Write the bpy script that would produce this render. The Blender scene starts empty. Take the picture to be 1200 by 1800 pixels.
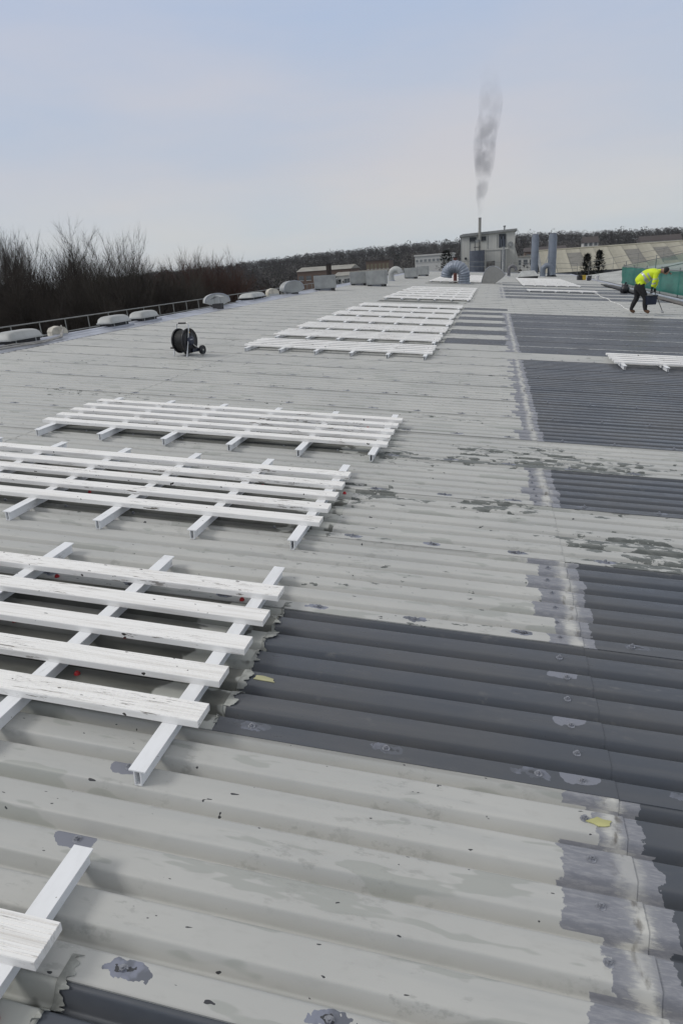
import bpy, math, random
from mathutils import Matrix, Vector, noise as mnoise

# ------------------------------------------------------------------ camera, sky, sun, exposure
S = bpy.context.scene
C = S.collection
TH = math.radians(4.7)                      # pitch of the roof slope
RY = Matrix.Rotation(TH, 4, 'Y')            # roof frame (u down the slope, v along the ridge, w normal) -> world
cam_d = bpy.data.cameras.new('camera')
cam = bpy.data.objects.new('camera', cam_d); C.objects.link(cam)
cam_d.sensor_fit = 'VERTICAL'; cam_d.sensor_height = 36.0; cam_d.lens = 36.0 * 1142.0 / 1800.0
cam_d.clip_start = 0.05; cam_d.clip_end = 6000.0
cam.matrix_world = Matrix(((0.97452, -0.01714, 0.22366, 0.135), (0.21489, 0.35736, -0.90891, 0.0),
                           (-0.06435, 0.93381, 0.35193, 1.6445), (0, 0, 0, 1)))
S.camera = cam
SUN_EL, SUN_AZ = math.radians(42), math.radians(-111)   # azimuth from +Y towards +X: light from the left, a little behind
wd = bpy.data.worlds.new('World'); S.world = wd; wd.use_nodes = True
nt = wd.node_tree; nt.nodes.clear()
def wn(t, **k):
    n = nt.nodes.new(t)
    for a, b in k.items(): setattr(n, a, b)
    return n
sky = wn('ShaderNodeTexSky', sky_type='NISHITA', sun_disc=False, sun_elevation=SUN_EL, sun_rotation=SUN_AZ,
         air_density=1.0, dust_density=1.0, ozone_density=1.5)
bg1 = wn('ShaderNodeBackground'); bg1.inputs['Strength'].default_value = 0.05
nt.links.new(sky.outputs[0], bg1.inputs['Color'])
tc = wn('ShaderNodeTexCoord'); sp = wn('ShaderNodeSeparateXYZ'); nt.links.new(tc.outputs['Generated'], sp.inputs[0])
ramp = wn('ShaderNodeValToRGB'); el = ramp.color_ramp.elements       # overcast layer: pale at the horizon, blue-grey above
el[0].position = 0.0; el[0].color = (0.605, 0.63, 0.635, 1)
el[1].position = 1.0; el[1].color = (0.665, 0.645, 0.615, 1)
for p_, c_ in ((0.05, (0.567, 0.595, 0.615)), (0.13, (0.522, 0.555, 0.62)), (0.30, (0.478, 0.535, 0.655)), (0.55, (0.58, 0.58, 0.59))):
    e = el.new(p_); e.color = (*c_, 1)
nt.links.new(sp.outputs['Z'], ramp.inputs[0])
mp = wn('ShaderNodeMapping'); mp.inputs['Scale'].default_value = (1.2, 1.2, 5.0); mp.inputs['Rotation'].default_value = (0.1, 0.25, 0.3)
nt.links.new(tc.outputs['Generated'], mp.inputs['Vector'])
cn = wn('ShaderNodeTexNoise'); cn.inputs['Scale'].default_value = 1.5; cn.inputs['Detail'].default_value = 5.0
nt.links.new(mp.outputs[0], cn.inputs['Vector'])
cr = wn('ShaderNodeValToRGB'); cr.color_ramp.elements[0].position = 0.30; cr.color_ramp.elements[1].position = 0.70
cr.color_ramp.elements[0].color = (0.84, 0.945, 1.055, 1); cr.color_ramp.elements[1].color = (1.12, 1.045, 0.99, 1)
nt.links.new(cn.outputs[0], cr.inputs[0])
mul = wn('ShaderNodeMix', data_type='RGBA', blend_type='MULTIPLY'); mul.inputs[0].default_value = 1.0
nt.links.new(ramp.outputs[0], mul.inputs[6]); nt.links.new(cr.outputs[0], mul.inputs[7])
bg2 = wn('ShaderNodeBackground'); bg2.inputs['Strength'].default_value = 0.90
nt.links.new(mul.outputs[2], bg2.inputs['Color'])
ads = wn('ShaderNodeMixShader'); ads.inputs[0].default_value = 0.9; wo = wn('ShaderNodeOutputWorld')
nt.links.new(bg1.outputs[0], ads.inputs[1]); nt.links.new(bg2.outputs[0], ads.inputs[2]); nt.links.new(ads.outputs[0], wo.inputs['Surface'])
sl = bpy.data.lights.new('sun', 'SUN'); sl.energy = 1.15; sl.angle = math.radians(17); sl.color = (1.0, 0.97, 0.93)
so = bpy.data.objects.new('sun', sl); C.objects.link(so)
sd = Vector((math.sin(SUN_AZ) * math.cos(SUN_EL), math.cos(SUN_AZ) * math.cos(SUN_EL), math.sin(SUN_EL)))
so.rotation_euler = sd.to_track_quat('Z', 'Y').to_euler(); so.location = (0, 0, 60)
S.view_settings.view_transform = 'Standard'; S.view_settings.look = 'None'
S.view_settings.exposure = 0.28; S.view_settings.gamma = 1.0; S.view_settings.use_curve_mapping = False
S.render.engine = 'CYCLES'; S.render.resolution_x = 682; S.render.resolution_y = 1024

# ------------------------------------------------------------------ helpers
rnd = random.Random(7)
class MB:
    def __init__(s): s.v, s.f, s.m, s.s = [], [], [], []
    def add(s, vs, fs, mat=0, smooth=False, M=None):
        b = len(s.v)
        s.v += [tuple(M @ Vector(p)) for p in vs] if M else [tuple(p) for p in vs]
        for f in fs: s.f.append(tuple(b + i for i in f)); s.m.append(mat); s.s.append(smooth)
        return s
    def box(s, a, b, mat=0, M=None):
        (x0, y0, z0), (x1, y1, z1) = a, b
        vs = [(x0,y0,z0),(x1,y0,z0),(x1,y1,z0),(x0,y1,z0),(x0,y0,z1),(x1,y0,z1),(x1,y1,z1),(x0,y1,z1)]
        return s.add(vs, [(0,3,2,1),(4,5,6,7),(0,1,5,4),(1,2,6,5),(2,3,7,6),(3,0,4,7)], mat, False, M)
    def tube(s, pts, r, n=8, mat=0, caps=True, smooth=True, M=None):
        pts = [Vector(p) for p in pts]; rs = r if isinstance(r, (list, tuple)) else [r] * len(pts)
        vs, fs = [], []; prev = None
        for i, p in enumerate(pts):
            t = (pts[min(i+1, len(pts)-1)] - pts[max(i-1, 0)]).normalized()
            a = prev - t * prev.dot(t) if prev is not None else (Vector((0,0,1)) if abs(t.z) < 0.9 else Vector((1,0,0)))
            if a.length < 1e-6: a = Vector((1,0,0))
            a = (a - t * a.dot(t)).normalized(); prev = a; b = t.cross(a)
            for k in range(n):
                q = 2 * math.pi * k / n
                vs.append(p + (a * math.cos(q) + b * math.sin(q)) * rs[i])
        for i in range(len(pts) - 1):
            for k in range(n):
                fs.append((i*n+k, i*n+(k+1)%n, (i+1)*n+(k+1)%n, (i+1)*n+k))
        s.add(vs, fs, mat, smooth, M)
        if caps:
            s.add(vs[:n], [tuple(reversed(range(n)))], mat, False, M); s.add(vs[-n:], [tuple(range(n))], mat, False, M)
        return s
    def prism(s, poly, axis, a, b, mat=0, smooth=False, M=None):
        # poly: 2D points extruded along an axis from a to b
        def P(p, t): return (t, p[0], p[1]) if axis == 0 else ((p[0], t, p[1]) if axis == 1 else (p[0], p[1], t))
        n = len(poly); vs = [P(p, a) for p in poly] + [P(p, b) for p in poly]
        s.add(vs, [(i, (i+1)%n, n+(i+1)%n, n+i) for i in range(n)], mat, smooth, M)
        s.add(vs, [tuple(reversed(range(n))), tuple(range(n, 2*n))], mat, False, M)
        return s
    def mesh(s, name, mats):
        me = bpy.data.meshes.new(name); me.from_pydata(s.v, [], s.f)
        for m in (mats if isinstance(mats, (list, tuple)) else [mats]): me.materials.append(m)
        me.polygons.foreach_set('material_index', s.m); me.polygons.foreach_set('use_smooth', s.s); me.update()
        return me
    def build(s, name, mats, parent=None, M=None): return put(name, s.mesh(name, mats), parent, M)
def put(name, me, parent=None, M=None):
    o = bpy.data.objects.new(name, me); C.objects.link(o)
    if parent: o.parent = parent
    if M is not None: o.matrix_local = M
    return o
def tag(o, label=None, cat=None, group=None, kind=None):
    if label: o['label'] = label
    if cat: o['category'] = cat
    if group: o['group'] = group
    if kind: o['kind'] = kind
    return o
def thing(name, label, cat, M=None, group=None):
    o = bpy.data.objects.new(name, None); C.objects.link(o); o.empty_display_size = 0.2
    if M is not None: o.matrix_world = M
    return tag(o, label, cat, group)
def T(x, y, z): return Matrix.Translation((x, y, z))
def RZ(deg): return Matrix.Rotation(math.radians(deg), 4, 'Z')
def roofM(u, v, w=0.0, rz=0): return RY @ T(u, v, w) @ RZ(rz)              # lies in the roof slope
def standM(u, v, w=0.0, rz=0): return T(*(RY @ Vector((u, v, w)))) @ RZ(rz)  # stands upright on the slope

class NT:
    def __init__(s, name):
        s.mat = bpy.data.materials.new(name); s.mat.use_nodes = True; s.t = s.mat.node_tree
        s.b = s.t.nodes['Principled BSDF']
    def n(s, typ, ins=None, **k):
        x = s.t.nodes.new('ShaderNode' + typ)
        for a, b in k.items(): setattr(x, a, b)
        for a, b in (ins or {}).items(): s.set(x.inputs[a], b)
        return x
    def set(s, sock, val):
        if hasattr(val, 'is_output'): s.t.links.new(val, sock)
        else: sock.default_value = val
    def math(s, op, a, b=0.0, clamp=False):
        x = s.n('Math', operation=op, use_clamp=clamp); s.set(x.inputs[0], a); s.set(x.inputs[1], b); return x.outputs[0]
    def mix(s, f, a, b):
        x = s.n('Mix', data_type='RGBA'); s.set(x.inputs[0], f); s.set(x.inputs[6], c4(a)); s.set(x.inputs[7], c4(b)); return x.outputs[2]
    def step(s, val, lo, hi):
        x = s.n('MapRange', interpolation_type='SMOOTHSTEP'); s.set(x.inputs['Value'], val)
        s.set(x.inputs['From Min'], lo); s.set(x.inputs['From Max'], hi); return x.outputs[0]
    def noise(s, vec, scale, detail=2.0, stretch=None, rough=0.55, off=None):
        if stretch or off:
            m = s.n('Mapping'); s.set(m.inputs['Vector'], vec)
            if stretch: m.inputs['Scale'].default_value = stretch
            if off: m.inputs['Location'].default_value = off
            vec = m.outputs[0]
        x = s.n('TexNoise'); s.set(x.inputs['Vector'], vec); x.inputs['Scale'].default_value = scale
        x.inputs['Detail'].default_value = detail; x.inputs['Roughness'].default_value = rough
        return x.outputs[0]
    def bump(s, h, strength, dist=0.01):
        x = s.n('Bump'); x.inputs['Strength'].default_value = strength; x.inputs['Distance'].default_value = dist
        s.set(x.inputs['Height'], h); s.set(s.b.inputs['Normal'], x.outputs[0])
    def out(s, col, rough=0.6, metal=0.0, spec=0.5):
        s.set(s.b.inputs['Base Color'], c4(col)); s.set(s.b.inputs['Roughness'], rough); s.set(s.b.inputs['Metallic'], metal)
        s.b.inputs['Specular IOR Level'].default_value = spec
        return s.mat
def c4(c): return c if hasattr(c, 'is_output') else (c[0], c[1], c[2], 1.0)
def simple(name, col, rough=0.6, metal=0.0, var=0.25, scale=6.0, bump=0.0, spec=0.5, stretch=None):
    k = NT(name); t = k.n('TexCoord').outputs['Object']
    nz = k.noise(t, scale, 4.0, stretch)
    f = k.step(nz, 0.3, 0.7)
    m = k.mix(f, [c * (1 - var) for c in col], [min(1, c * (1 + var)) for c in col])
    if bump: k.bump(nz, bump)
    return k.out(m, rough, metal, spec)

# ------------------------------------------------------------------ factory building and its roof
COV, V0, NR = 0.912, 0.918, 6
PITCH = COV / NR
ULAP = 0.56
ROW0, ROW1 = -4, 83
VEND = V0 + COV * (ROW1 + 1)
factory = thing('factory_building', 'long low factory with pale and dark grey ribbed metal roof', 'building', T(0, 0, 0))
slope = MB().box((-8.3, -3.2, -0.3), (8.1, VEND, -0.07)).build('roof_slope', simple('roof_deck', (0.1, 0.1, 0.1)), factory, RY.copy())

def roof_material():
    k = NT('painted_roof_sheet')
    tcn = k.n('TexCoord'); tcn.object = slope
    P = tcn.outputs['Object']
    sx = k.n('SeparateXYZ', {0: P}); u, v, w = sx.outputs
    def attr(nm): return k.n('Attribute', attribute_type='OBJECT', attribute_name=nm).outputs['Fac']
    a_dark, a_lap, a_flake, a_line, a_rl = (attr(x) for x in ('dark', 'lap', 'flake', 'line', 'rooflight'))
    # --- pale paint, weathered
    big = k.noise(P, 0.9, 3.0)
    pale = k.mix(k.step(big, 0.3, 0.7), (0.427, 0.431, 0.413), (0.485, 0.487, 0.464))
    strk = k.noise(P, 1.0, 4.0, (1.1, 16.0, 1.0))
    pale = k.mix(k.math('MULTIPLY', k.step(strk, 0.46, 0.70), 0.5), pale, (0.40, 0.41, 0.40))
    fine = k.noise(P, 26.0, 5.0, (0.5, 1.3, 1.0))
    pale = k.mix(k.math('MULTIPLY', k.step(fine, 0.52, 0.75), 0.28), pale, (0.36, 0.36, 0.34))
    # dull worn patches in the pans
    damp = k.noise(P, 1.0, 3.0, (1.9, 9.5, 1.0), off=(3.1, 7.7, 0.0))
    pale = k.mix(k.math('MULTIPLY', k.step(damp, 0.585, 0.61), 0.6), pale, (0.315, 0.33, 0.305))
    scuff = k.noise(P, 1.0, 5.0, (12.0, 34.0, 1.0), rough=0.7)
    scg = k.step(k.noise(P, 2.2, 2.0, off=(9, 2, 0)), 0.48, 0.62)
    pale = k.mix(k.math('MULTIPLY', k.math('MULTIPLY', k.step(scuff, 0.53, 0.64), scg), 0.5), pale, (0.27, 0.275, 0.26))
    # --- flaked paint
    fl = k.noise(P, 1.0, 5.0, (6.5, 17.0, 9.0), rough=0.62, off=(1.7, 0.3, 0))
    flb = k.noise(P, 0.75, 2.0, (1.0, 1.6, 1.0), off=(4.2, 1.1, 0))
    fthr = k.math('SUBTRACT', 0.755, k.math('MULTIPLY', a_flake, k.math('ADD', 0.02, k.math('MULTIPLY', k.step(flb, 0.40, 0.66), 0.215))))
    scf = k.math('MULTIPLY', k.math('SUBTRACT', k.math('FRACT', k.math('ADD', k.math('DIVIDE', k.math('SUBTRACT', v, V0), COV), 0.5)), 0.5), COV)
    near_seam = k.math('SUBTRACT', 1.0, k.step(k.math('ABSOLUTE', scf), 0.02, 0.09))
    fthr = k.math('SUBTRACT', fthr, k.math('MULTIPLY', k.math('MULTIPLY', near_seam, a_flake), 0.05))
    fmask = k.step(fl, fthr, k.math('ADD', fthr, 0.006))
    pale = k.mix(fmask, pale, k.mix(k.step(fine, 0.4, 0.6), (0.115, 0.125, 0.118), (0.165, 0.175, 0.165)))
    # thin darker line along the side laps
    scp = k.math('MULTIPLY', k.math('SUBTRACT', k.math('FRACT', k.math('ADD', k.math('DIVIDE', k.math('SUBTRACT', v, V0 - 0.040), COV), 0.5)), 0.5), COV)
    lapg = k.math('SUBTRACT', 1.0, k.step(k.math('ABSOLUTE', scp), 0.004, 0.011))
    pale = k.mix(k.math('MULTIPLY', lapg, k.math('ADD', 0.18, k.math('MULTIPLY', k.step(strk, 0.4, 0.6), 0.4))), pale, (0.13, 0.13, 0.125))
    # small chips
    ch = k.noise(P, 1.0, 2.0, (17.0, 42.0, 10.0), off=(0, 3.3, 0))
    pale = k.mix(k.step(ch, 0.72, 0.73), pale, (0.04, 0.042, 0.047))
    # --- dark grey paint
    dn = k.noise(P, 1.2, 4.0, (1.0, 1.6, 1.0))
    dk = k.mix(k.step(dn, 0.3, 0.7), (0.068, 0.078, 0.095), (0.090, 0.094, 0.101))
    dk = k.mix(k.math('MULTIPLY', k.step(strk, 0.5, 0.8), 0.5), dk, (0.118, 0.120, 0.124))
    dsp = k.noise(P, 1.0, 2.0, (26.0, 30.0, 10.0))
    dk = k.mix(k.step(dsp, 0.805, 0.815), dk, (0.45, 0.45, 0.44))
    dk = k.mix(k.math('MULTIPLY', k.math('MULTIPLY', k.step(scuff, 0.55, 0.68), scg), 0.5), dk, (0.155, 0.155, 0.152))
    # seam coordinate
    sc = k.math('MULTIPLY', k.math('SUBTRACT', k.math('FRACT', k.math('ADD', k.math('DIVIDE', k.math('SUBTRACT', v, V0), COV), 0.5)), 0.5), COV)
    ln = k.noise(P, 1.0, 3.0, (0.9, 1.6, 1.0), off=(2, 5, 0))
    jag = k.noise(P, 14.0, 3.0)
    lm = k.math('LESS_THAN', k.math('ABSOLUTE', k.math('ADD', k.math('SUBTRACT', sc, 0.005), k.math('MULTIPLY', k.math('SUBTRACT', jag, 0.5), 0.03))), 0.040)
    lm = k.math('MULTIPLY', k.math('MULTIPLY', lm, k.step(ln, 0.40, 0.43)), a_line)
    dk = k.mix(lm, dk, (0.42, 0.43, 0.42))
    # --- rooflight sheet: dull resin, darkened to add shade beneath the covers; paint lapped over its lower end
    rn = k.noise(P, 2.0, 4.0, (1.0, 3.0, 1.0))
    rl = k.mix(k.step(rn, 0.35, 0.65), (0.085, 0.088, 0.078), (0.165, 0.168, 0.152))
    pe = k.math('ADD', u, k.math('MULTIPLY', k.math('SUBTRACT', k.noise(P, 7.0, 3.0, (0.5, 1.0, 1.0)), 0.5), 0.5))
    rl = k.mix(k.math('MULTIPLY', k.step(pe, -1.18, -1.15), k.step(k.noise(P, 5.0, 3.0), 0.42, 0.47)), rl, (0.40, 0.41, 0.385))
    col = k.mix(a_dark, pale, dk)
    col = k.mix(a_rl, col, rl)
    # --- fixing patches along the seams
    du = k.math('MULTIPLY', k.math('SUBTRACT', k.math('FRACT', k.math('ADD', k.math('DIVIDE', k.math('ADD', u, 0.21), 0.5), 0.5)), 0.5), 0.5)
    dv = k.math('SUBTRACT', sc, 0.018)
    dd = k.math('SQRT', k.math('ADD', k.math('POWER', k.math('DIVIDE', du, 0.058), 2.0), k.math('POWER', k.math('DIVIDE', dv, 0.024), 2.0)))
    dd = k.math('ADD', dd, k.math('MULTIPLY', k.math('SUBTRACT', k.noise(P, 22.0, 3.0), 0.5), 2.4))
    pm = k.math('LESS_THAN', dd, 0.95)
    patch = k.mix(k.step(jag, 0.45, 0.6), (0.13, 0.14, 0.165), (0.22, 0.235, 0.29))
    patch = k.mix(k.math('LESS_THAN', dd, 0.35), patch, (0.05, 0.052, 0.058))
    pm = k.math('MULTIPLY', pm, k.math('SUBTRACT', 1.0, a_rl))
    col = k.mix(k.math('MULTIPLY', pm, k.math('SUBTRACT', 1.0, k.math('MULTIPLY', a_dark, 0.45))), col, patch)
    # --- hand-dabbed patches over stray fixings
    a_spot, a_su = attr('spot'), attr('spotu')
    sv = k.math('MULTIPLY', k.math('SUBTRACT', k.math('FRACT', k.math('ADD', k.math('DIVIDE', k.math('SUBTRACT', v, 1.86), PITCH * 2), 0.5)), 0.5), PITCH * 2)
    d2 = k.math('SQRT', k.math('ADD', k.math('POWER', k.math('DIVIDE', k.math('SUBTRACT', u, a_su), 0.065), 2.0), k.math('POWER', k.math('DIVIDE', sv, 0.038), 2.0)))
    d2 = k.math('ADD', d2, k.math('MULTIPLY', k.math('SUBTRACT', k.noise(P, 13.0, 4.0), 0.5), 1.7))
    col = k.mix(k.math('MULTIPLY', k.math('LESS_THAN', d2, 0.95), a_spot), col, (0.20, 0.21, 0.245))
    # --- end lap: lilac-grey primer and a brushed sealant ridge
    rib = k.math('FLOOR', k.math('DIVIDE', k.math('SUBTRACT', v, V0 + 0.09), PITCH))
    wn_ = k.n('TexWhiteNoise', noise_dimensions='1D'); k.set(wn_.inputs['W'], rib); rw = wn_.outputs[0]
    jl = k.math('MULTIPLY', k.math('SUBTRACT', k.noise(P, 20.0, 4.0), 0.5), 0.10)
    ue = k.math('ADD', u, jl)
    left = k.math('SUBTRACT', 0.46, k.math('MULTIPLY', rw, 0.13))
    prim = k.math('MULTIPLY', k.step(ue, left, k.math('ADD', left, 0.004)), k.math('LESS_THAN', k.math('ADD', u, k.math('MULTIPLY', jl, 0.8)), k.math('ADD', 0.605, k.math('MULTIPLY', rw, 0.035))))
    brush = k.noise(P, 1.0, 5.0, (22.0, 120.0, 60.0), rough=0.68)
    primc = k.mix(k.step(brush, 0.4, 0.7), (0.205, 0.213, 0.24), (0.29, 0.295, 0.315))
    sd_ = k.math('ABSOLUTE', k.math('ADD', k.math('SUBTRACT', u, k.math('ADD', 0.515, k.math('MULTIPLY', rw, 0.04))), k.math('MULTIPLY', jl, 0.7)))
    seal = k.math('SUBTRACT', 1.0, k.step(k.math('ADD', sd_, k.math('MULTIPLY', k.math('SUBTRACT', brush, 0.5), 0.12)), 0.004, 0.052))
    seal = k.math('MULTIPLY', seal, k.math('ADD', 0.55, k.math('MULTIPLY', k.step(k.noise(P, 6.0, 3.0, (1, 1.6, 1)), 0.38, 0.62), 0.45)))
    primc = k.mix(seal, primc, (0.52, 0.52, 0.49))
    grime = k.math('MULTIPLY', k.step(k.noise(P, 9.0, 4.0, (2, 1, 1)), 0.56, 0.68), k.step(k.math('ABSOLUTE', k.math('SUBTRACT', u, 0.53)), 0.05, 0.0))
    primc = k.mix(k.math('MULTIPLY', grime, 0.8), primc, (0.11, 0.10, 0.085))
    lapm = k.math('MULTIPLY', prim, a_lap)
    col = k.mix(lapm, col, primc)
    rough = k.math('ADD', 0.50, k.math('MULTIPLY', k.step(big, 0.3, 0.7), 0.12))
    rough = k.math('SUBTRACT', rough, k.math('MULTIPLY', a_dark, k.math('ADD', 0.10, k.math('MULTIPLY', k.step(scuff, 0.4, 0.65), 0.16))))
    hgt = k.math('ADD', k.math('MULTIPLY', fine, 0.25), k.math('MULTIPLY', k.math('MULTIPLY', seal, a_lap), 1.0))
    hgt = k.math('SUBTRACT', hgt, k.math('MULTIPLY', fmask, 0.3))
    k.bump(hgt, 0.25, 0.006)
    return k.out(col, rough)
M_ROOF = roof_material()

# ribbed profile, one pitch, w = 0 on the crest
HALF = [(0.0, 0.0008), (0.037, 0.0004), (0.0425, -0.0004), (0.0460, -0.0022), (0.0485, -0.0050), (0.0508, -0.0090), (0.0680, -0.0405), (0.0698, -0.0432), (0.0720, -0.0447), (0.0740, -0.0453), (PITCH/2, -0.0455)]
def profile(n):
    pts = [(-0.036, 0.0)]
    for i in range(n):
        b = i * PITCH
        pts += [(b + p[0], p[1]) for p in HALF] + [(b + PITCH - p[0], p[1]) for p in reversed(HALF[1:-1])]
    pts += [(n * PITCH, 0.0008), (n * PITCH + 0.030, 0.0004)]
    return pts
def sheet_mesh(name, length, mats, n=NR, step=0.0045):
    pr = profile(n); tot = n * PITCH
    pts = [(p[0], p[1] + step * (1 - max(0.0, min(1.0, p[0] / tot)))) for p in pr]
    m = MB(); k = len(pts); lip = 0.0028
    vs = [(0, p[0], p[1]) for p in pts] + [(length, p[0], p[1]) for p in pts]
    m.add(vs, [(i, k + i, k + i + 1, i + 1) for i in range(k - 1)], 0, True)
    e0 = [(length, p[0], p[1]) for p in pts] + [(length, p[0], p[1] - lip) for p in pts]
    m.add(e0, [(i, k + i, k + i + 1, i + 1) for i in range(k - 1)], 0, False)          # cut end
    y_, z_ = pts[0]
    m.add([(0, y_, z_), (length, y_, z_), (length, y_, z_ - 0.006), (0, y_, z_ - 0.006)], [(0, 3, 2, 1)], 0, False)   # leading edge
    return m.mesh(name, mats)
UA, UB, UR = -8.06, -4.30, -0.86
me_A = sheet_mesh('roof_sheet_upper', UB - UA + 0.08, M_ROOF)
me_B = sheet_mesh('roof_sheet_middle', ULAP - UB, M_ROOF)
me_R = sheet_mesh('rooflight_sheet', UR - UB, M_ROOF)
me_S = sheet_mesh('roof_sheet_short', ULAP - UR + 0.06, M_ROOF)
me_C = sheet_mesh('roof_sheet_lower', 8.05 - ULAP + 0.1, M_ROOF)
def sheet(name, me, u, row, w, **att):
    o = put(name, me, slope, T(u, V0 + COV * row, w))
    for a in ('dark', 'lap', 'flake', 'line', 'rooflight', 'spot', 'spotu'): o[a] = float(att.get(a, 0.0))
    return o
RL_ROWS = {-1: 1, 1: 1, 3: 0, 5: 0} | {r: 0 for r in (12,)} | {r: 1 for r in (14, 16, 18, 20, 22, 24)} | {r: 0 for r in range(27, 39, 2)} | {r: 0 for r in range(47, 70, 2)}
def dark_C(r):                                                    # lower strip: which rows have had the dark coat
    if r in (3, 5, 12): return 0
    if r < 12: return 1
    if r <= 22: return 1
    if r <= 31: return 0
    if r in (32, 33, 35, 36, 38, 39, 40, 42, 43): return 1
    return 1 if r in (47, 48, 52) else 0
for r in range(ROW0, ROW1 + 1):
    rr = random.Random(r * 31 + 5)
    lap = 1 if (dark_C(r) and r not in (-1, 1)) else 0
    far = r > 24
    fk = 1.22 if r in (3, 5) else (0.75 if r in (4, 6) else (0.62 if rr.random() < 0.35 and 6 < r < 24 else 0.3))
    if r in (0, 2): fk = 0.12 if r == 0 else 0.5
    sheet('roof_sheet', me_A, UA, r, 0.006, flake=0.2 if r < 6 else fk)
    if r in RL_ROWS:
        sheet('rooflight_sheet', me_R, UB, r, 0.003, rooflight=1)
        sheet('roof_sheet', me_S, UR - 0.06, r, 0.0015, dark=RL_ROWS[r], lap=lap, flake=fk, line=0, spot=1.0 if r == 1 else 0.0, spotu=0.44)
    else:
        sheet('roof_sheet', me_B, UB, r, 0.003, dark=0, lap=lap, flake=fk, spot=1.0 if r == 0 else 0.0, spotu=-1.06)
    d = dark_C(r)
    sheet('roof_sheet', me_C, ULAP - 0.1, r, -0.002, dark=d, lap=lap, flake=fk if not d else 0, line=(1.0 if (12 < r < 24 and r % 2 == 0) else (0.8 if 31 < r < 45 else 0.0)), spot=1.0 if r == 1 else 0.0, spotu=0.44)

# fixing bolts: near ones one by one, the rest joined
M_BOLT = simple('galvanised_bolt', (0.30, 0.31, 0.34), 0.42, 0.6, 0.3, 40)
M_RED = simple('red_plastic_cap', (0.42, 0.015, 0.02), 0.4, 0, 0.2, 30)
def bolt_mb(n=8, M=None, mb=None):
    mb = mb or MB()
    mb.tube([(0,0,-0.002), (0,0,0.0025)], 0.0145, n, 0, True, False, M)
    mb.tube([(0,0,0.0025), (0,0,0.011)], 0.0085, 6, 0, True, False, M)
    mb.tube([(0,0,0.011), (0,0,0.015)], 0.0045, 6, 0, True, False, M)
    return mb
me_bolt = bolt_mb().mesh('fixing_bolt', M_BOLT)
cap_mb = MB().tube([(0,0,0), (0,0,0.008), (0,0,0.015), (0,0,0.018)], [0.0135, 0.0125, 0.008, 0.002], 10)
me_cap = cap_mb.mesh('red_fixing_cap', M_RED)
far_b = MB(); nb = 0
for r in range(ROW0, 47):
    vs = V0 + COV * r + 0.016
    for i in range(-16, 16):
        uu = -0.21 + 0.5 * i + rnd.uniform(-0.02, 0.02)
        if vs < 0.3 or uu < -7.9 or uu > 7.8: continue
        if r in RL_ROWS and -4.3 < uu < -0.86 and False: continue
        if vs < 9.0 and abs(uu) < 5.6 and nb < 230:
            put('fixing_bolt', me_bolt, slope, T(uu, vs, 0.0055) @ RZ(rnd.uniform(0, 60))); nb += 1
        else:
            far_b.tube([(uu, vs, 0.0), (uu, vs, 0.013)], 0.012, 5, 0, True, False)
for r in (0, 1, 2, 4):
    for i in range(6):
        v_ = V0 + COV * r + PITCH * i + (0.0 if i else 0.02)
        if v_ > 0.7: put('fixing_bolt', me_bolt, slope, T(0.45 + rnd.uniform(-0.01, 0.01), v_ + rnd.uniform(-.006, .006), 0.0045))
for v_ in (1.25, 1.555): put('fixing_bolt', me_bolt, slope, T(-1.06, v_, 0.0045))
tag(far_b.build('fixing_bolts', M_BOLT, slope), kind='stuff')
for r, us in ((-1, (-0.97,)), (1, (-0.97, -1.5, -2.1)), (3, (-0.95, -1.5, -2.1, -2.7)), (5, (-0.92,))):
    for i_, uu in enumerate(us):
        for i in ((5,), (1, 3, 5), (3,), (2, 5))[i_ % 4] if r != -1 else (5,):
            put('fixing_cap', me_cap, slope, T(uu + rnd.uniform(-.06, .06), V0 + COV * r + PITCH * i, 0.005))
    for uu in ((-1.1, -1.6, -2.1) if r in (1, 3) else (-1.1,)):
        put('fixing_cap', me_cap, slope, T(uu + rnd.uniform(-.05, .05), V0 + COV * (r + 1) - 0.01, 0.006))

# ridge flashing in lengths, with rolled crown
M_FLASH = simple('ridge_flashing_zinc', (0.36, 0.38, 0.43), 0.42, 0.2, 0.18, 2.0, 0.1)
UAP = -8.42
for i in range(27):
    y0 = -3.0 + i * 3.0
    g = MB()
    th2 = math.tan(math.radians(4.7) * 2 + 0.05)
    prof = [(-7.93, 0.010), (-7.97, 0.014), (-8.18, 0.014), (-8.20, 0.024), (UAP + 0.07, 0.024), (UAP + 0.05, 0.042), (UAP, 0.055), (UAP - 0.05, 0.038), (UAP - 0.07, 0.01), (UAP - 0.55, -0.55 * th2 + 0.02)]
    k = len(prof)
    y1 = y0 + 3.04
    dz = 0.003 * (i % 2)
    vs = [(p[0], y0, p[1] + dz) for p in prof] + [(p[0], y1, p[1] + dz) for p in prof]
    g.add(vs, [(j, j + 1, k + j + 1, k + j) for j in range(k - 1)], 0, False)
    vs2 = [(p[0], y0, p[1] + dz - 0.003) for p in prof]
    g.add(vs[:k] + vs2, [(j, k + j, k + j + 1, j + 1) for j in range(k - 1)], 0, False)
    g.build('ridge_flashing', M_FLASH, slope)

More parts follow.
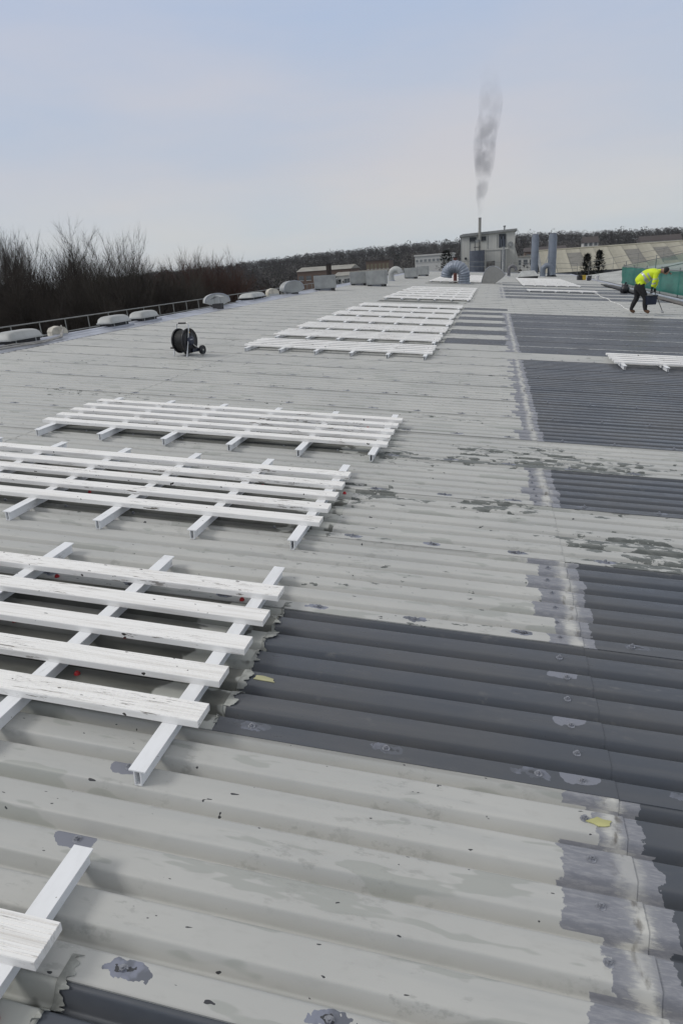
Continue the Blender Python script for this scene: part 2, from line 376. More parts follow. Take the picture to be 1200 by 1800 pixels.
# left slope beyond the ridge (descends away), right-hand neighbouring slope beyond the valley (rises away), walls, gutter
M_PALE2 = simple('old_pale_sheet', (0.42, 0.43, 0.41), 0.6, 0, 0.18, 0.6, 0, 0.4, (1, 0.4, 1))
def ribbed(mb, y0, y1, x0, z0, x1, z1, n):
    dy = (y1 - y0) / n
    ys = []
    for i in range(n):
        b = y0 + i * dy
        ys += [(b, 0), (b + dy * .5, 0), (b + dy * .6, -.04), (b + dy * .9, -.04)]
    ys.append((y1, 0)); k = len(ys)
    vs = [(x0, p[0], z0 + p[1]) for p in ys] + [(x1, p[0], z1 + p[1]) for p in ys]
    mb.add(vs, [(i, k + i, k + i + 1, i + 1) for i in range(k - 1)], 0, False)
ap = RY @ Vector((UAP, 0, 0.0))
EX, EZ = -13.2, ap.z - 0.02 - (-13.2 - ap.x) * -math.tan(math.radians(7.0))
m = MB(); ribbed(m, -3, VEND, EX, EZ, ap.x, ap.z - 0.02, 240)
m.build('roof_slope_far_side', M_PALE2, factory)
VX, VZ = (RY @ Vector((8.1, 0, 0)))[0], (RY @ Vector((8.1, 0, 0)))[2]
m = MB(); ribbed(m, -3, 72.0, VX + 0.5, VZ - 0.04, 24.0, VZ + (24 - VX) * math.tan(TH) - 0.05, 230)
m.build('neighbouring_slope', M_PALE2, factory)
M_GUT = simple('valley_gutter_lead', (0.07, 0.072, 0.078), 0.5, 0.1, 0.3, 3)
m = MB().box((VX - 0.12, -3, VZ - 0.30), (VX + 0.6, VEND, VZ - 0.22)); m.build('valley_gutter', M_GUT, factory)
m = MB().prism([(7.86, 0.008), (8.10, 0.008), (8.10, 0.05), (8.06, 0.05), (8.04, 0.02), (7.86, 0.014)], 1, -3, VEND); m.build('gutter_flashing', M_FLASH, slope)
M_WALL = simple('factory_wall_cladding', (0.38, 0.38, 0.36), 0.7, 0, 0.1, 1.0)
m = MB().box((EX + 0.1, -3, -8.0), (EX + 0.3, VEND - .2, EZ - 0.05)); m.build('side_wall', M_WALL, factory)
m = MB().prism([(EX + 0.35, -8), (24, -8), (24, VZ + 0.9), (VX, VZ - 0.35), (ap.x, ap.z - 0.38), (EX + 0.35, EZ - 0.1)], 1, VEND - 0.35, VEND - 0.2); m.build('end_wall', M_WALL, factory)
m = MB().prism([(-8.4, -0.06), (8.1, -0.06), (8.1, 0.06), (-8.4, 0.06)], 1, VEND - 0.05, VEND + 0.1, M=None); m.build('verge_trim', M_FLASH, slope)

# ------------------------------------------------------------------ slatted white covers over the rooflights
def slat_material():
    k = NT('white_painted_deck_board'); P = k.n('TexCoord').outputs['Object']
    oi = k.n('ObjectInfo').outputs['Random']
    off = k.n('CombineXYZ', {0: k.math('MULTIPLY', oi, 37.0), 1: k.math('MULTIPLY', oi, 11.0)})
    Q = k.n('VectorMath', {0: P, 1: off.outputs[0]}, operation='ADD').outputs[0]
    g = k.noise(Q, 1.0, 4.0, (2.2, 70.0, 20.0), rough=0.6)
    col = k.mix(k.step(g, 0.45, 0.75), (0.86, 0.855, 0.835), (0.70, 0.685, 0.655))
    cr = k.noise(Q, 1.0, 5.0, (7.0, 190.0, 40.0), rough=0.7)
    gt = k.step(k.noise(Q, 1.4, 2.0), 0.44, 0.62)
    col = k.mix(k.math('MULTIPLY', k.step(cr, 0.57, 0.64), gt), col, (0.14, 0.12, 0.10))
    kn = k.noise(Q, 1.0, 1.0, (24.0, 50.0, 30.0)); col = k.mix(k.step(kn, 0.75, 0.765), col, (0.05, 0.045, 0.04))
    k.bump(g, 0.25, 0.004)
    return k.out(col, 0.55, 0, 0.4)
M_SLAT = slat_material()
def bearer_material():
    k = NT('white_painted_bearer'); P = k.n('TexCoord').outputs['Object']
    oi = k.n('ObjectInfo').outputs['Random']
    off = k.n('CombineXYZ', {0: k.math('MULTIPLY', oi, 37.0), 1: k.math('MULTIPLY', oi, 11.0)})
    Q = k.n('VectorMath', {0: P, 1: off.outputs[0]}, operation='ADD').outputs[0]
    a = k.noise(Q, 8.0, 4.0, (2.0, 0.6, 1.0))
    col = k.mix(k.step(a, 0.4, 0.7), (0.82, 0.835, 0.85), (0.74, 0.75, 0.76))
    b = k.noise(Q, 1.0, 4.0, (30.0, 5.0, 10.0), rough=0.7); col = k.mix(k.math('MULTIPLY', k.step(b, 0.62, 0.72), 0.5), col, (0.35, 0.33, 0.30))
    c = k.noise(Q, 60.0, 1.0); col = k.mix(k.step(c, 0.79, 0.81), col, (0.08, 0.07, 0.06))
    return k.out(col, 0.45)
M_BEAR = bearer_material()
SL, SW, STK, BH, BL = 3.40, 0.104, 0.030, 0.062, 1.54
def slat_mesh(ridges):
    pts = [(-SW/2, 0.0), (SW/2, 0.0), (SW/2, STK - 0.003)]
    pw = SW / ridges
    for i in range(ridges):                                    # anti-slip grooves along the top
        x = SW/2 - i * pw
        pts += [(x - pw * 0.12, STK), (x - pw * 0.70, STK), (x - pw * 0.85, STK - 0.0026)] if i < ridges - 1 else [(x - pw * 0.12, STK), (x - pw * 0.88, STK)]
    pts += [(-SW/2, STK - 0.003)]
    return MB().prism(pts, 0, -SL/2, SL/2).mesh('slat', M_SLAT)
me_slat, me_slat_f = slat_mesh(9), slat_mesh(2)
b = MB()
b.box((-0.030, -BL/2, BH - 0.005), (0.030, BL/2, BH)); b.box((-0.013, -BL/2, 0.003), (-0.009, BL/2, BH - 0.005)); b.box((0.009, -BL/2, 0.003), (0.013, BL/2, BH - 0.005)); b.box((-0.013, -BL/2, 0.0), (0.013, BL/2, 0.003))
me_bear = b.mesh('bearer', M_BEAR)
me_foot = MB().box((-0.04, -0.02, -0.006), (0.04, 0.02, 0.0005)).mesh('packing_shim', simple('black_rubber', (0.02, 0.02, 0.02), 0.8))
def cover(uright, vc, label, near, group, rz=0.0):
    t = thing('rooflight_cover', label, 'roof cover', roofM(uright - SL/2, vc, 0.0065, rz), group)
    rr = random.Random(int(vc * 100))
    for j in range(6):
        o = put('bearer', me_bear, t, T(SL/2 - 0.10 - 0.637 * j, rr.uniform(-.02, .02) if near else 0, 0.0))
    for j in range(5):
        o = put('slat', me_slat if near else me_slat_f, t, T(rr.uniform(-.012, .012), -0.47 + 0.235 * j + rr.uniform(-.006, .006), BH + 0.0006) @ RZ(rr.uniform(-.3, .3)) @ Matrix.Rotation(rr.uniform(-.012, .012), 4, 'X'))
    return t
GR = 'white slatted covers over the rooflights'
near = [(-0.885, 0.415, 'white slatted cover cut off by the bottom left corner'),
        (-0.885, 2.25, 'large white slatted cover beside the dark ribbed sheet, second nearest'),
        (-0.915, 4.14, 'white slatted cover left of the flaked paint, its left end out of frame'),
        (-0.775, 6.0, 'white slatted cover seen whole, farthest of the three left foreground ones')]
for a in near: cover(a[0], a[1], a[2], True, GR, rnd.uniform(-0.25, 0.25))
ORD = ['first', 'second', 'third', 'fourth', 'fifth', 'sixth', 'seventh', 'eighth', 'ninth', 'tenth', 'eleventh', 'twelfth']
vm = [11.97, 13.78, 15.45, 17.25, 19.05, 20.8, 22.75]
for i, v_ in enumerate(vm): cover(-0.90 + rnd.uniform(-.03, .03), v_, '%s nearest white slatted cover of the middle run beyond the hose reel' % ORD[i], False, GR)
for i in range(6): cover(-0.78, 27.3 + 1.82 * i, '%s nearest white slatted cover of the short run before the bent duct' % ORD[i], False, GR)
for i in range(9): cover(-0.75, 46.6 + 1.82 * i, '%s nearest white slatted cover of the far run behind the bent duct' % ORD[i], False, GR)
cover(5.46, 11.95, 'white slatted cover by the right edge, on the dark sheets before the worker', False, GR)
cover(5.15, 36.6, 'lone white slatted cover on dark sheets, left of the worker', False, GR)
for i in range(8): cover(5.15, 43.6 + 1.82 * i, '%s nearest white slatted cover of the far run before the twin stacks' % ORD[i], False, GR)

# torn foam filler and tape at the edge of the nearest rooflights
M_TORN = simple('torn_pale_filler', (0.31, 0.32, 0.30), 0.7, 0, 0.3, 20)
def scrap(name, u, v, sx, sy, mat, label, seed, w=0.006, rz=0, cat='scrap', group=None):
    rr = random.Random(seed); n = 11; poly = []
    for i in range(n):
        a = 2 * math.pi * i / n; q = rr.uniform(0.55, 1.0)
        poly.append((math.cos(a) * sx * q, math.sin(a) * sy * q))
    o = MB().prism(poly, 2, 0.0, 0.003).build(name, mat, None, roofM(u, v, w, rz)); tag(o, label, cat, group); return o
def torn_strip(row, label, seed, uc=-0.85):
    rr = random.Random(seed); m = MB(); pr = [p for p in profile(NR)][1:]; n = len(pr); vs = []
    fine_ = []
    for a_, b_ in zip(pr, pr[1:]):
        q = max(1, int(math.hypot(b_[0] - a_[0], b_[1] - a_[1]) / 0.006))
        fine_ += [(a_[0] + (b_[0] - a_[0]) * t_ / q, a_[1] + (b_[1] - a_[1]) * t_ / q) for t_ in range(q)]
    e = 0.0
    for i, p in enumerate(fine_):
        if i % 2 == 0: e = max(-.03, min(.03, e * .55 + rr.uniform(-.022, .02)))
        vs += [(uc - 0.02, p[0], p[1] + 0.0085), (uc + 0.006 + e, p[0], p[1] + 0.0095 + abs(e) * .22), (uc + 0.006 + e, p[0], p[1] + 0.0065 + abs(e) * .22)]
    m.add(vs, [(3*i + a, 3*i + a + 1, 3*i + a + 4, 3*i + a + 3) for i in range(len(fine_) - 1) for a in (0, 1)], 0, False)
    return tag(m.build('filler_strip', M_TORN, None, RY @ T(0, V0 + COV * row, 0)), label, 'filler strip', 'torn filler strips')
torn_strip(1, 'torn pale filler strip under the right end of the second nearest cover', 4)
torn_strip(-1, 'torn pale filler strip in the bottom left corner beside the dark sheet', 9)
scrap('tape_scrap', -0.775, 1.83 + PITCH * 2, 0.065, 0.020, simple('old_yellow_tape', (0.42, 0.41, 0.24), 0.6, 0, 0.2), 'dull yellow tape scrap on dark sheet beside the second nearest cover', 3, 0.006, -4, 'tape')
scrap('paint_patch', 0.485, 1.83 - PITCH, 0.045, 0.022, simple('yellow_primer', (0.46, 0.45, 0.20), 0.6, 0, 0.2), 'small yellow patch on the grey primer at the lower right lap', 8, 0.006, 0, 'patch')

# ------------------------------------------------------------------ hose reel
M_BLK = simple('black_plastic', (0.014, 0.014, 0.017), 0.38, 0, 0.4, 8)
M_NAVY = simple('navy_plastic', (0.012, 0.016, 0.035), 0.35, 0, 0.3, 8)
M_HOSE = simple('black_hose', (0.022, 0.022, 0.022), 0.45, 0, 0.3, 14)
M_CHR = simple('chromed_tube', (0.55, 0.55, 0.54), 0.3, 0.85, 0.1, 10)
M_YEL = simple('yellow_sticker', (0.55, 0.33, 0.02), 0.5, 0, 0.1)
M_GRYM = simple('grey_print', (0.30, 0.31, 0.35), 0.5)
reel = thing('cable_reel', 'black cable drum reel on a chromed wheeled frame on the pale roof', 'reel', standM(-4.94, 10.36, 0.0, -14) @ Matrix.Scale(0.9, 4))
RC = Vector((0, 0.02, 0.285))
def disc(name, x, parent, mat, r=0.225, th_=0.016, rim=0.02):
    m = MB(); n = 36
    prof = [(0.0, th_/2), (r * .35, th_/2), (r * .4, th_/2 + .008), (r * .55, th_/2 + .008), (r * .62, th_/2), (r - rim, th_/2), (r - rim * .6, th_/2 + 0.010), (r, th_/2 + .004), (r, -th_/2 - .004), (r - rim * .6, -th_/2 - 0.010), (r - rim, -th_/2), (0.0, -th_/2)]
    vs = []; k = len(prof)
    for i in range(n):
        a = 2 * math.pi * i / n
        vs += [(p[1], math.cos(a) * p[0], math.sin(a) * p[0]) for p in prof]
    fs = [(i * k + j, ((i + 1) % n) * k + j, ((i + 1) % n) * k + j + 1, i * k + j + 1) for i in range(n) for j in range(k - 1)]
    m.add(vs, fs, 0, True)
    return m.build(name, mat, parent, T(x, RC.y, RC.z))
fl_r = disc('flange', 0.115, reel, M_BLK); fl_l = disc('flange', -0.115, reel, M_BLK)
m = MB(); pts = []
for lay in range(3):
    rr_ = 0.125 + lay * 0.026
    for i in range(9 - lay % 2):
        x = -0.098 + (i + 0.5 * (lay % 2)) * 0.0245
        ring = [(x, math.cos(a) * rr_, math.sin(a) * rr_) for a in [2 * math.pi * q / 24 for q in range(25)]]
        m.tube(ring, 0.0125, 6, 0, False)
m.build('wound_cable', M_HOSE, reel, T(0, RC.y, RC.z))
m = MB().tube([(-0.14, 0, 0), (0.14, 0, 0)], 0.1, 20); m.build('drum', M_BLK, reel, T(0, RC.y, RC.z))
m = MB().tube([(0.12, 0, 0), (0.16, 0, 0), (0.172, 0, 0)], [0.095, 0.09, 0.06], 20); hub = m.build('hub_cover', M_NAVY, reel, T(0, RC.y, RC.z))
m = MB().box((0.1725, -0.045, 0.012), (0.1735, 0.035, 0.032)); m.build('print', M_GRYM, hub)
m = MB().prism([(-0.028, 0.135), (0.028, 0.135), (0.0, 0.195)], 0, 0.127, 0.1295); m.build('warning_sticker', M_YEL, reel, T(0, RC.y, RC.z))
def arc(pts, k=5):                    # rounded polyline
    out = [Vector(pts[0])]
    for i in range(1, len(pts) - 1):
        a, b_, c = Vector(pts[i-1]), Vector(pts[i]), Vector(pts[i+1])
        r = min(0.05, (a - b_).length * .45, (c - b_).length * .45)
        p, q = b_ + (a - b_).normalized() * r, b_ + (c - b_).normalized() * r
        for j in range(k + 1):
            t = j / k; out.append(p * (1-t)**2 + b_ * 2*t*(1-t) + q * t*t)
    out.append(Vector(pts[-1])); return out
m = MB().tube(arc([(-0.155, -0.16, 0.008), (-0.15, -0.07, 0.26), (-0.14, 0.02, 0.52), (-0.13, 0.03, 0.60), (0.13, 0.03, 0.60), (0.14, 0.02, 0.52), (0.15, -0.07, 0.26), (0.155, -0.16, 0.008)]), 0.011, 8)
m.build('frame', M_CHR, reel)
m = MB().tube([(-0.09, 0.03, 0.60), (0.09, 0.03, 0.60)], 0.016, 8); m.build('grip', M_BLK, reel)
m = MB().tube(arc([(-0.15, -0.03, 0.27), (-0.15, 0.25, 0.09), (0.15, 0.25, 0.09), (0.15, -0.03, 0.27)]), 0.011, 8); m.build('rear_stay', M_CHR, reel)
m = MB().box((0.135, 0.02, 0.07), (0.165, 0.25, 0.13)).box((-0.165, 0.02, 0.07), (-0.135, 0.25, 0.13)); m.build('side_bracket', M_NAVY, reel)
for sx_ in (-1, 1):
    wl = disc('wheel', 0.19 * sx_, reel, M_BLK, 0.085, 0.03, 0.02); wl.matrix_local = T(0.19 * sx_, 0.27, 0.087)
    MB().tube([(-0.022, 0, 0), (0.022, 0, 0)], 0.018, 10).build('hub_cap', M_CHR, wl)
m = MB().tube([(-0.13, -0.06, 0.2), (-0.2, -0.09, 0.17), (-0.23, -0.09, 0.17)], 0.01, 8).tube([(-0.2, -0.09, 0.17), (-0.255, -0.09, 0.17)], 0.018, 8); m.build('crank', M_BLK, reel)

# ------------------------------------------------------------------ ridge ventilators
M_GRP = simple('weathered_white_resin', (0.40, 0.41, 0.40), 0.5, 0, 0.12, 3)
M_VBASE = simple('dark_vent_mesh', (0.03, 0.03, 0.032), 0.7)
M_ALU = simple('dull_aluminium', (0.33, 0.34, 0.335), 0.45, 0.35, 0.12, 2.5)
def dome_vent(v, label, L=0.86, u=-8.42, wd_=0.38, rz=0):
    t = thing('ridge_ventilator', label, 'roof vent', standM(u, v, 0.05, 90 + rz), 'rounded ridge ventilators')
    m = MB(); nx, ny = 22, 12; vs = []
    for i in range(nx + 1):
        for j in range(ny + 1):
            a = -1 + 2 * i / nx; b_ = -1 + 2 * j / ny
            hgt = (max(0.0, 1 - abs(a) ** 7) ** 0.45) * (max(0.0, 1 - abs(b_) ** 4.5) ** 0.5)
            vs.append((a * L / 2, b_ * wd_ / 2, 0.075 + 0.135 * hgt))
    fs = [(i*(ny+1)+j, (i+1)*(ny+1)+j, (i+1)*(ny+1)+j+1, i*(ny+1)+j+1) for i in range(nx) for j in range(ny)]
    m.add(vs, fs, 0, True)
    k0 = [(a * L / 2, b_ * wd_ / 2, z) for z in (0.075, 0.05) for a, b_ in ((-1,-1),(1,-1),(1,1),(-1,1))]
    m.add(k0, [(0,1,5,4),(1,2,6,5),(2,3,7,6),(3,0,4,7),(4,5,6,7)], 0, False)
    m.build('hood', M_GRP, t)
    MB().box((-L * .44, -wd_ * .38, -0.02), (L * .44, wd_ * .38, 0.06)).build('throat', M_VBASE, t)
    MB().box((-L * .55, -wd_ * .62, -0.07), (L * .55, wd_ * .62, -0.018)).build('kerb', M_FLASH, t)
    for q in (-.3, .3): MB().box((q * L - .015, -wd_ * .40, -0.02), (q * L + .015, wd_ * .40, 0.07)).build('bracket', M_ALU, t)
    return t
dome_vent(10.75, 'rounded white ridge vent nearest the left edge of the photo', 0.92)
dome_vent(14.05, 'left one of the pair of rounded white ridge vents')
dome_vent(15.45, 'right one of the pair of rounded white ridge vents')
dome_vent(24.2, 'rounded white vent with a low arched hood, alone on the ridge', 1.5, -8.7, 0.55)
def small_hood(u, v, label, s=1.0, rz=0):
    t = thing('small_vent_hood', label, 'roof vent', standM(u, v, 0.02, rz))
    pr = [(-.3 * s, 0), (.3 * s, 0), (.3 * s, .16 * s), (.22 * s, .27 * s), (0, .33 * s), (-.22 * s, .27 * s), (-.3 * s, .16 * s)]
    MB().prism(pr, 1, -.2 * s, .2 * s).build('hood', simple('cream_resin', (0.5, 0.47, 0.40), 0.5), t)
    MB().box((-.26 * s, -.24 * s, -.05), (.26 * s, .24 * s, .06 * s)).build('throat', M_GRP, t)
    return t
small_hood(-8.55, 12.1, 'small cream and white vent hood beside the nearest ridge vent', 0.55, 60)
def fan_hood(M, label, wid, hgt, depth, group=None, mat=None):
    """half-lens shaped sheet-metal cowl, standing on a low throat"""
    t = thing('lens_cowl', label, 'roof vent', M, group)
    n = 18; pr = [(-wid / 2, hgt * .28)]
    for i in range(n + 1):
        a = math.pi * (1 - i / n); pr.append((math.cos(a) * wid / 2 * .96, hgt * .28 + math.sin(a) ** .8 * hgt * .72))
    pr += [(wid / 2, hgt * .28), (wid * .22, 0.02), (-wid * .22, 0.02)]
    MB().prism(pr, 1, -depth / 2, depth / 2).build('hood', mat or M_ALU, t)
    rim = [(p[0], -depth / 2, p[1]) for p in pr[1:-3]]
    MB().tube(rim, 0.015, 6).build('rim', M_FLASH, t)
    MB().box((-wid * .2, -depth * .42, -0.2), (wid * .2, depth * .42, 0.04)).build('throat', M_VBASE, t)
    return t
fan_hood(standM(-8.62, 20.6, 0.05, 40), 'pale pointed cowl standing on the ridge behind the cable reel', 0.86, 0.36, 0.25, mat=M_GRP)
t = thing('vent_bracket', 'small dark vent outlet on the flashing beside the pale pointed cowl', 'vent outlet', standM(-8.2, 19.7, 0.0, 0))
MB().box((-.13, -.12, 0), (.13, .12, .17)).build('outlet', M_VBASE, t)
MB().prism([(-.18, .33), (0, .42), (.18, .36), (.18, .33), (0, .39), (-.18, .30)], 1, -.16, .16).build('lid', M_ALU, t)
for q in (-.1, .1): MB().box((q - .01, -.01, .17), (q + .01, .01, .37)).build('post', M_ALU, t)
fan_hood(standM(-8.4, 28.4, 0.05, 58), 'grey lens shaped cowl on the ridge in front of the box vents', 1.2, 0.5, 0.3)
t = small_hood(-8.9, 27.2, 'small white hood at the left of the grey lens cowl', 0.8, 40)
def box_vent(u, v, label, wid=1.02, hgt=0.62, dep=0.8, rz=0.0):
    t = thing('box_ventilator', label, 'roof vent', standM(u, v, 0.0, rz), 'grey box ventilators')
    MB().prism([(-wid/2 * .97, 0.10), (wid/2 * .97, 0.10), (wid/2, 0.10 + hgt), (-wid/2, 0.10 + hgt)], 1, -dep/2, dep/2).build('casing', M_ALU, t)
    MB().box((-wid/2 + .05, -dep/2 - .012, .14), (wid/2 - .05, -dep/2 - .002, hgt + .06)).build('front_panel', M_ALU, t)
    for sx_ in (-1, 1):
        for sy_ in (-1, 1): MB().box((sx_ * wid * .34 - .09, sy_ * dep * .44 - .07, -0.08), (sx_ * wid * .34 + .09, sy_ * dep * .44 + .07, 0.10)).build('foot', M_VBASE, t)
    MB().box((-wid * .3, -dep * .3, -0.1), (wid * .3, dep * .3, 0.1)).build('throat', M_FLASH, t)
    return t
box_vent(-7.85, 32.2, 'nearest grey box ventilator, on the ridge before a dark flue', 1.05, 0.58, 0.7, 16)
box_vent(-7.45, 38.6, 'grey box ventilator half hidden between two larger ones', 1.0, 0.62, 0.7, 14)
box_vent(-6.3, 38.0, 'squarest grey box ventilator with two dark feet, right of the ridge', 1.12, 0.72, 0.7, 0)
box_vent(-6.05, 52.2, 'left one of the two small far box ventilators', 1.0, 0.66, 0.7, 0)
box_vent(-5.9, 59.5, 'right one of the two small far box ventilators', 1.0, 0.7, 0.7, 0)
# cables lying along the ridge
M_CAB = simple('grey_cable', (0.30, 0.29, 0.27), 0.6)
for k_, (du, lb) in enumerate(((0.0, 'upper grey cable lying along the ridge flashing at the left edge'), (0.12, 'lower grey cable lying along the ridge flashing at the left edge'))):
    pts = [(-8.16 + du + 0.05 * math.sin(i * 1.1 + k_ * 2), 8.2 + i * 0.42 , 0.055 + 0.012 * math.sin(i * 1.7)) for i in range(9)] + [(-8.36, 12.0, 0.13), (-8.52, 12.2, 0.2)]
    tag(MB().tube(pts, 0.016, 6).build('cable', M_CAB, None, RY.copy()), lb, 'cable', 'cables on the ridge')

# guard rail along the left eaves
M_RAIL = simple('galvanised_rail', (0.22, 0.225, 0.22), 0.45, 0.4, 0.15, 4)
def rail_run(label, p0, p1, heights, npost, base, name='guard_rail', rad=0.017, slope_base=None):
    t = thing(name, label, 'railing', T(*p0)); p0, p1 = Vector(p0), Vector(p1); d = p1 - p0
    for hz in heights: MB().tube([(0, 0, hz), tuple(d + Vector((0, 0, hz)))], rad, 6).build('rail', M_RAIL, t)
    me = MB().tube([(0, 0, base), (0, 0, max(heights))], rad, 6).mesh('post', M_RAIL)
    for i in range(npost + 1): put('post', me, t, T(*(d * (i / npost))))
    return t
rail_run('long galvanised guard rail along the left eaves before the trees', (-12.4, 6, 0.06), (-12.4, 66, 0.0), (0.69, 0.32), 50, -0.1)
rail_run('galvanised guard rail climbing the neighbouring roof at the right', (9.0, 71, -0.6), (22.0, 70, 1.0), (1.15, 0.62), 6, -0.05)
rail_run('low guard rail across the far end of the roof', (-5.0, 77, 0.4), (8.6, 77, -0.7), (1.1, 0.6), 6, -0.05)

# ------------------------------------------------------------------ ducts, stacks, hatch
M_DUCT = simple('spiral_galvanised_duct', (0.25, 0.28, 0.33), 0.4, 0.35, 0.15, 3)
M_STK = simple('grey_painted_stack', (0.17, 0.195, 0.235), 0.45, 0.2, 0.1, 2)
def bend(c, r, a0, a1, n, ax):                 # arc in a vertical plane through unit direction ax
    return [Vector(c) + Vector(ax) * (math.cos(a) * r) + Vector((0, 0, math.sin(a) * r)) for a in [a0 + (a1 - a0) * i / n for i in range(n + 1)]]
def gooseneck(M, label, r, rise, span, ax, tail, ribs=True, mat=None):
    t = thing('gooseneck_duct', label, 'duct', M)
    ax = Vector(ax).normalized(); R_ = span / 2
    pts = [Vector((0, 0, -0.05)), Vector((0, 0, rise * .5)), Vector((0, 0, rise))] + bend(ax * R_ + Vector((0, 0, rise)), R_, math.pi, 0.12, 14, ax)[1:]
    e = pts[-1]; pts.append(e + Vector((0, 0, -tail)) + ax * tail * .2)
    if ribs:                                    # corrugated flexible duct
        L_ = [0.0]
        for a_, b_ in zip(pts, pts[1:]): L_.append(L_[-1] + (b_ - a_).length)
        fine_, rad_ = [], []; nn = int(L_[-1] / 0.035)
        for i in range(nn + 1):
            d_ = L_[-1] * i / nn; q = max(z for z in range(len(L_) - 1) if L_[z] <= d_ + 1e-9)
            fine_.append(pts[q].lerp(pts[q + 1], (d_ - L_[q]) / (L_[q + 1] - L_[q]))); rad_.append(r * (0.94 if i % 4 in (0, 1) else 1.03))
        MB().tube(fine_, rad_, 24, 0, True, False).build('duct', mat or M_DUCT, t)
    else: MB().tube(pts, r, 24, 0, True).build('duct', mat or M_DUCT, t)
    if ribs:
        for i in range(2, len(pts) - 1, 4):
            d = (pts[min(i + 1, len(pts) - 1)] - pts[i - 1]).normalized() * 0.022
            MB().tube([pts[i] - d, pts[i] + d], r * 1.07, 24).build('seam_band', mat or M_DUCT, t)
        for z in (0.06, rise * .33, rise * .66): MB().tube([(0, 0, z - .018), (0, 0, z + .018)], r * 1.035, 24).build('seam_band', mat or M_DUCT, t)
    MB().tube([(0, 0, -0.1), (0, 0, 0.05)], r * 1.15, 24).build('collar', M_FLASH, t)
    return t
gooseneck(standM(-1.80, 44.8, 0), 'ribbed grey gooseneck duct rising from the roof beside white covers', 0.37, 0.50, 1.15, (-1, 0.25, 0), 0.12)
t = thing('dark_red_pipe', 'short rusty red pipe behind the ribbed gooseneck duct', 'pipe', standM(-2.45, 46.5, 0))
MB().tube([(0, 0, -.05), (0, 0, 1.55)], 0.12, 12).build('pipe', simple('rusty_red', (0.13, 0.05, 0.04), 0.7), t); MB().tube([(0, 0, 1.55), (0, 0, 1.6)], 0.17, 12).build('rim', M_VBASE, t)
t = thing('rounded_cowl', 'broad grey rounded cowl standing right of the ribbed gooseneck duct', 'roof vent', standM(0.02, 46.2, 0.0, -4))
M_COWL = simple('grey_cowl_sheet', (0.27, 0.27, 0.26), 0.55, 0.1, 0.05)
pr = [(-.74, 0.0), (-.70, .30), (-.58, .66), (-.40, .95), (-.18, 1.08), (.06, 1.09), (.30, .98), (.55, .78), (.80, .52), (.72, .42), (.45, .22), (.12, 0.0)]
MB().prism(pr, 1, -.3, .3).build('hood', M_COWL, t)
MB().tube([(p[0], -.3, p[1]) for p in pr[:10]], .014, 6).build('rim', M_FLASH, t); MB().box((-.5, -.25, -.15), (.05, .25, 0.01)).build('throat', M_VBASE, t)
def stack(M, label, r, H):
    t = thing('exhaust_stack', label, 'stack', M, 'twin exhaust stacks')
    MB().tube([(0, 0, -.1), (0, 0, H * .9), (0, 0, H * .97), (0, 0, H)], [r, r, r * .82, r * .8], 24, 0, True).build('tube', M_STK, t)
    for z in (0.25, H * .45, H * .89): MB().tube([(0, 0, z - .03), (0, 0, z + .03)], r * 1.05, 24).build('band', M_STK, t)
    MB().tube([(0, 0, H), (0, 0, H + .015)], r * .68, 24).build('mouth', M_VBASE, t)
    MB().tube([(0, 0, -.15), (0, 0, .12)], [r * 1.5, r * 1.08], 24).build('skirt', M_VBASE, t)
    return t
stack(standM(3.70, 67.0, 0), 'left one of the two tall grey exhaust stacks', 0.33, 3.62)
stack(standM(5.25, 67.0, 0), 'right one of the two tall grey exhaust stacks, with a side duct', 0.37, 3.72)
gooseneck(standM(4.45, 66.6, 0), 'small grey bent duct between the twin stacks', 0.24, 0.55, 0.75, (1, 0, 0), 0.5, False, M_STK)
gooseneck(standM(1.35, 64.5, 0), 'small dark bent pipe right of the broad rounded cowl', 0.14, 0.55, 0.6, (1, 0, 0), 0.15, False, simple('dark_duct', (0.13, 0.13, 0.14), 0.5))
t = thing('stay_pole', 'thin pale stay leaning against the right exhaust stack', 'pole', standM(4.55, 68.2, 0)); MB().tube([(-.1, 0, 0), (.55, 0, 2.3)], 0.035, 6).build('pole', M_GRP, t)
t = thing('roof_hatch', 'low pale roof hatch with sloping lid above a dark upstand', 'roof hatch', standM(2.72, 57.6, 0.0))
MB().box((-.75, -.6, -.15), (.75, .6, .22)).build('upstand', M_VBASE, t)
pr = [(-.82, -.68, .22), (.82, -.68, .22), (.82, .68, .22), (-.82, .68, .22), (-.5, -.4, .62), (.5, -.4, .62), (.5, .4, .62), (-.5, .4, .62)]
MB().add(pr, [(3,2,1,0),(4,5,6,7),(0,1,5,4),(1,2,6,5),(2,3,7,6),(3,0,4,7)]).build('lid', M_GRP, t)
t = thing('soil_pipe', 'slim grey vertical pipe in front of the boiler house', 'pipe', standM(0.9, 70.5, 0)); MB().tube([(0, 0, -.1), (0, 0, 2.5)], 0.12, 10).build('pipe', simple('grey_pipe', (0.27, 0.28, 0.28), 0.5), t); MB().tube([(0, 0, 2.5), (0, 0, 2.56)], .15, 10).build('rim', M_ALU, t)
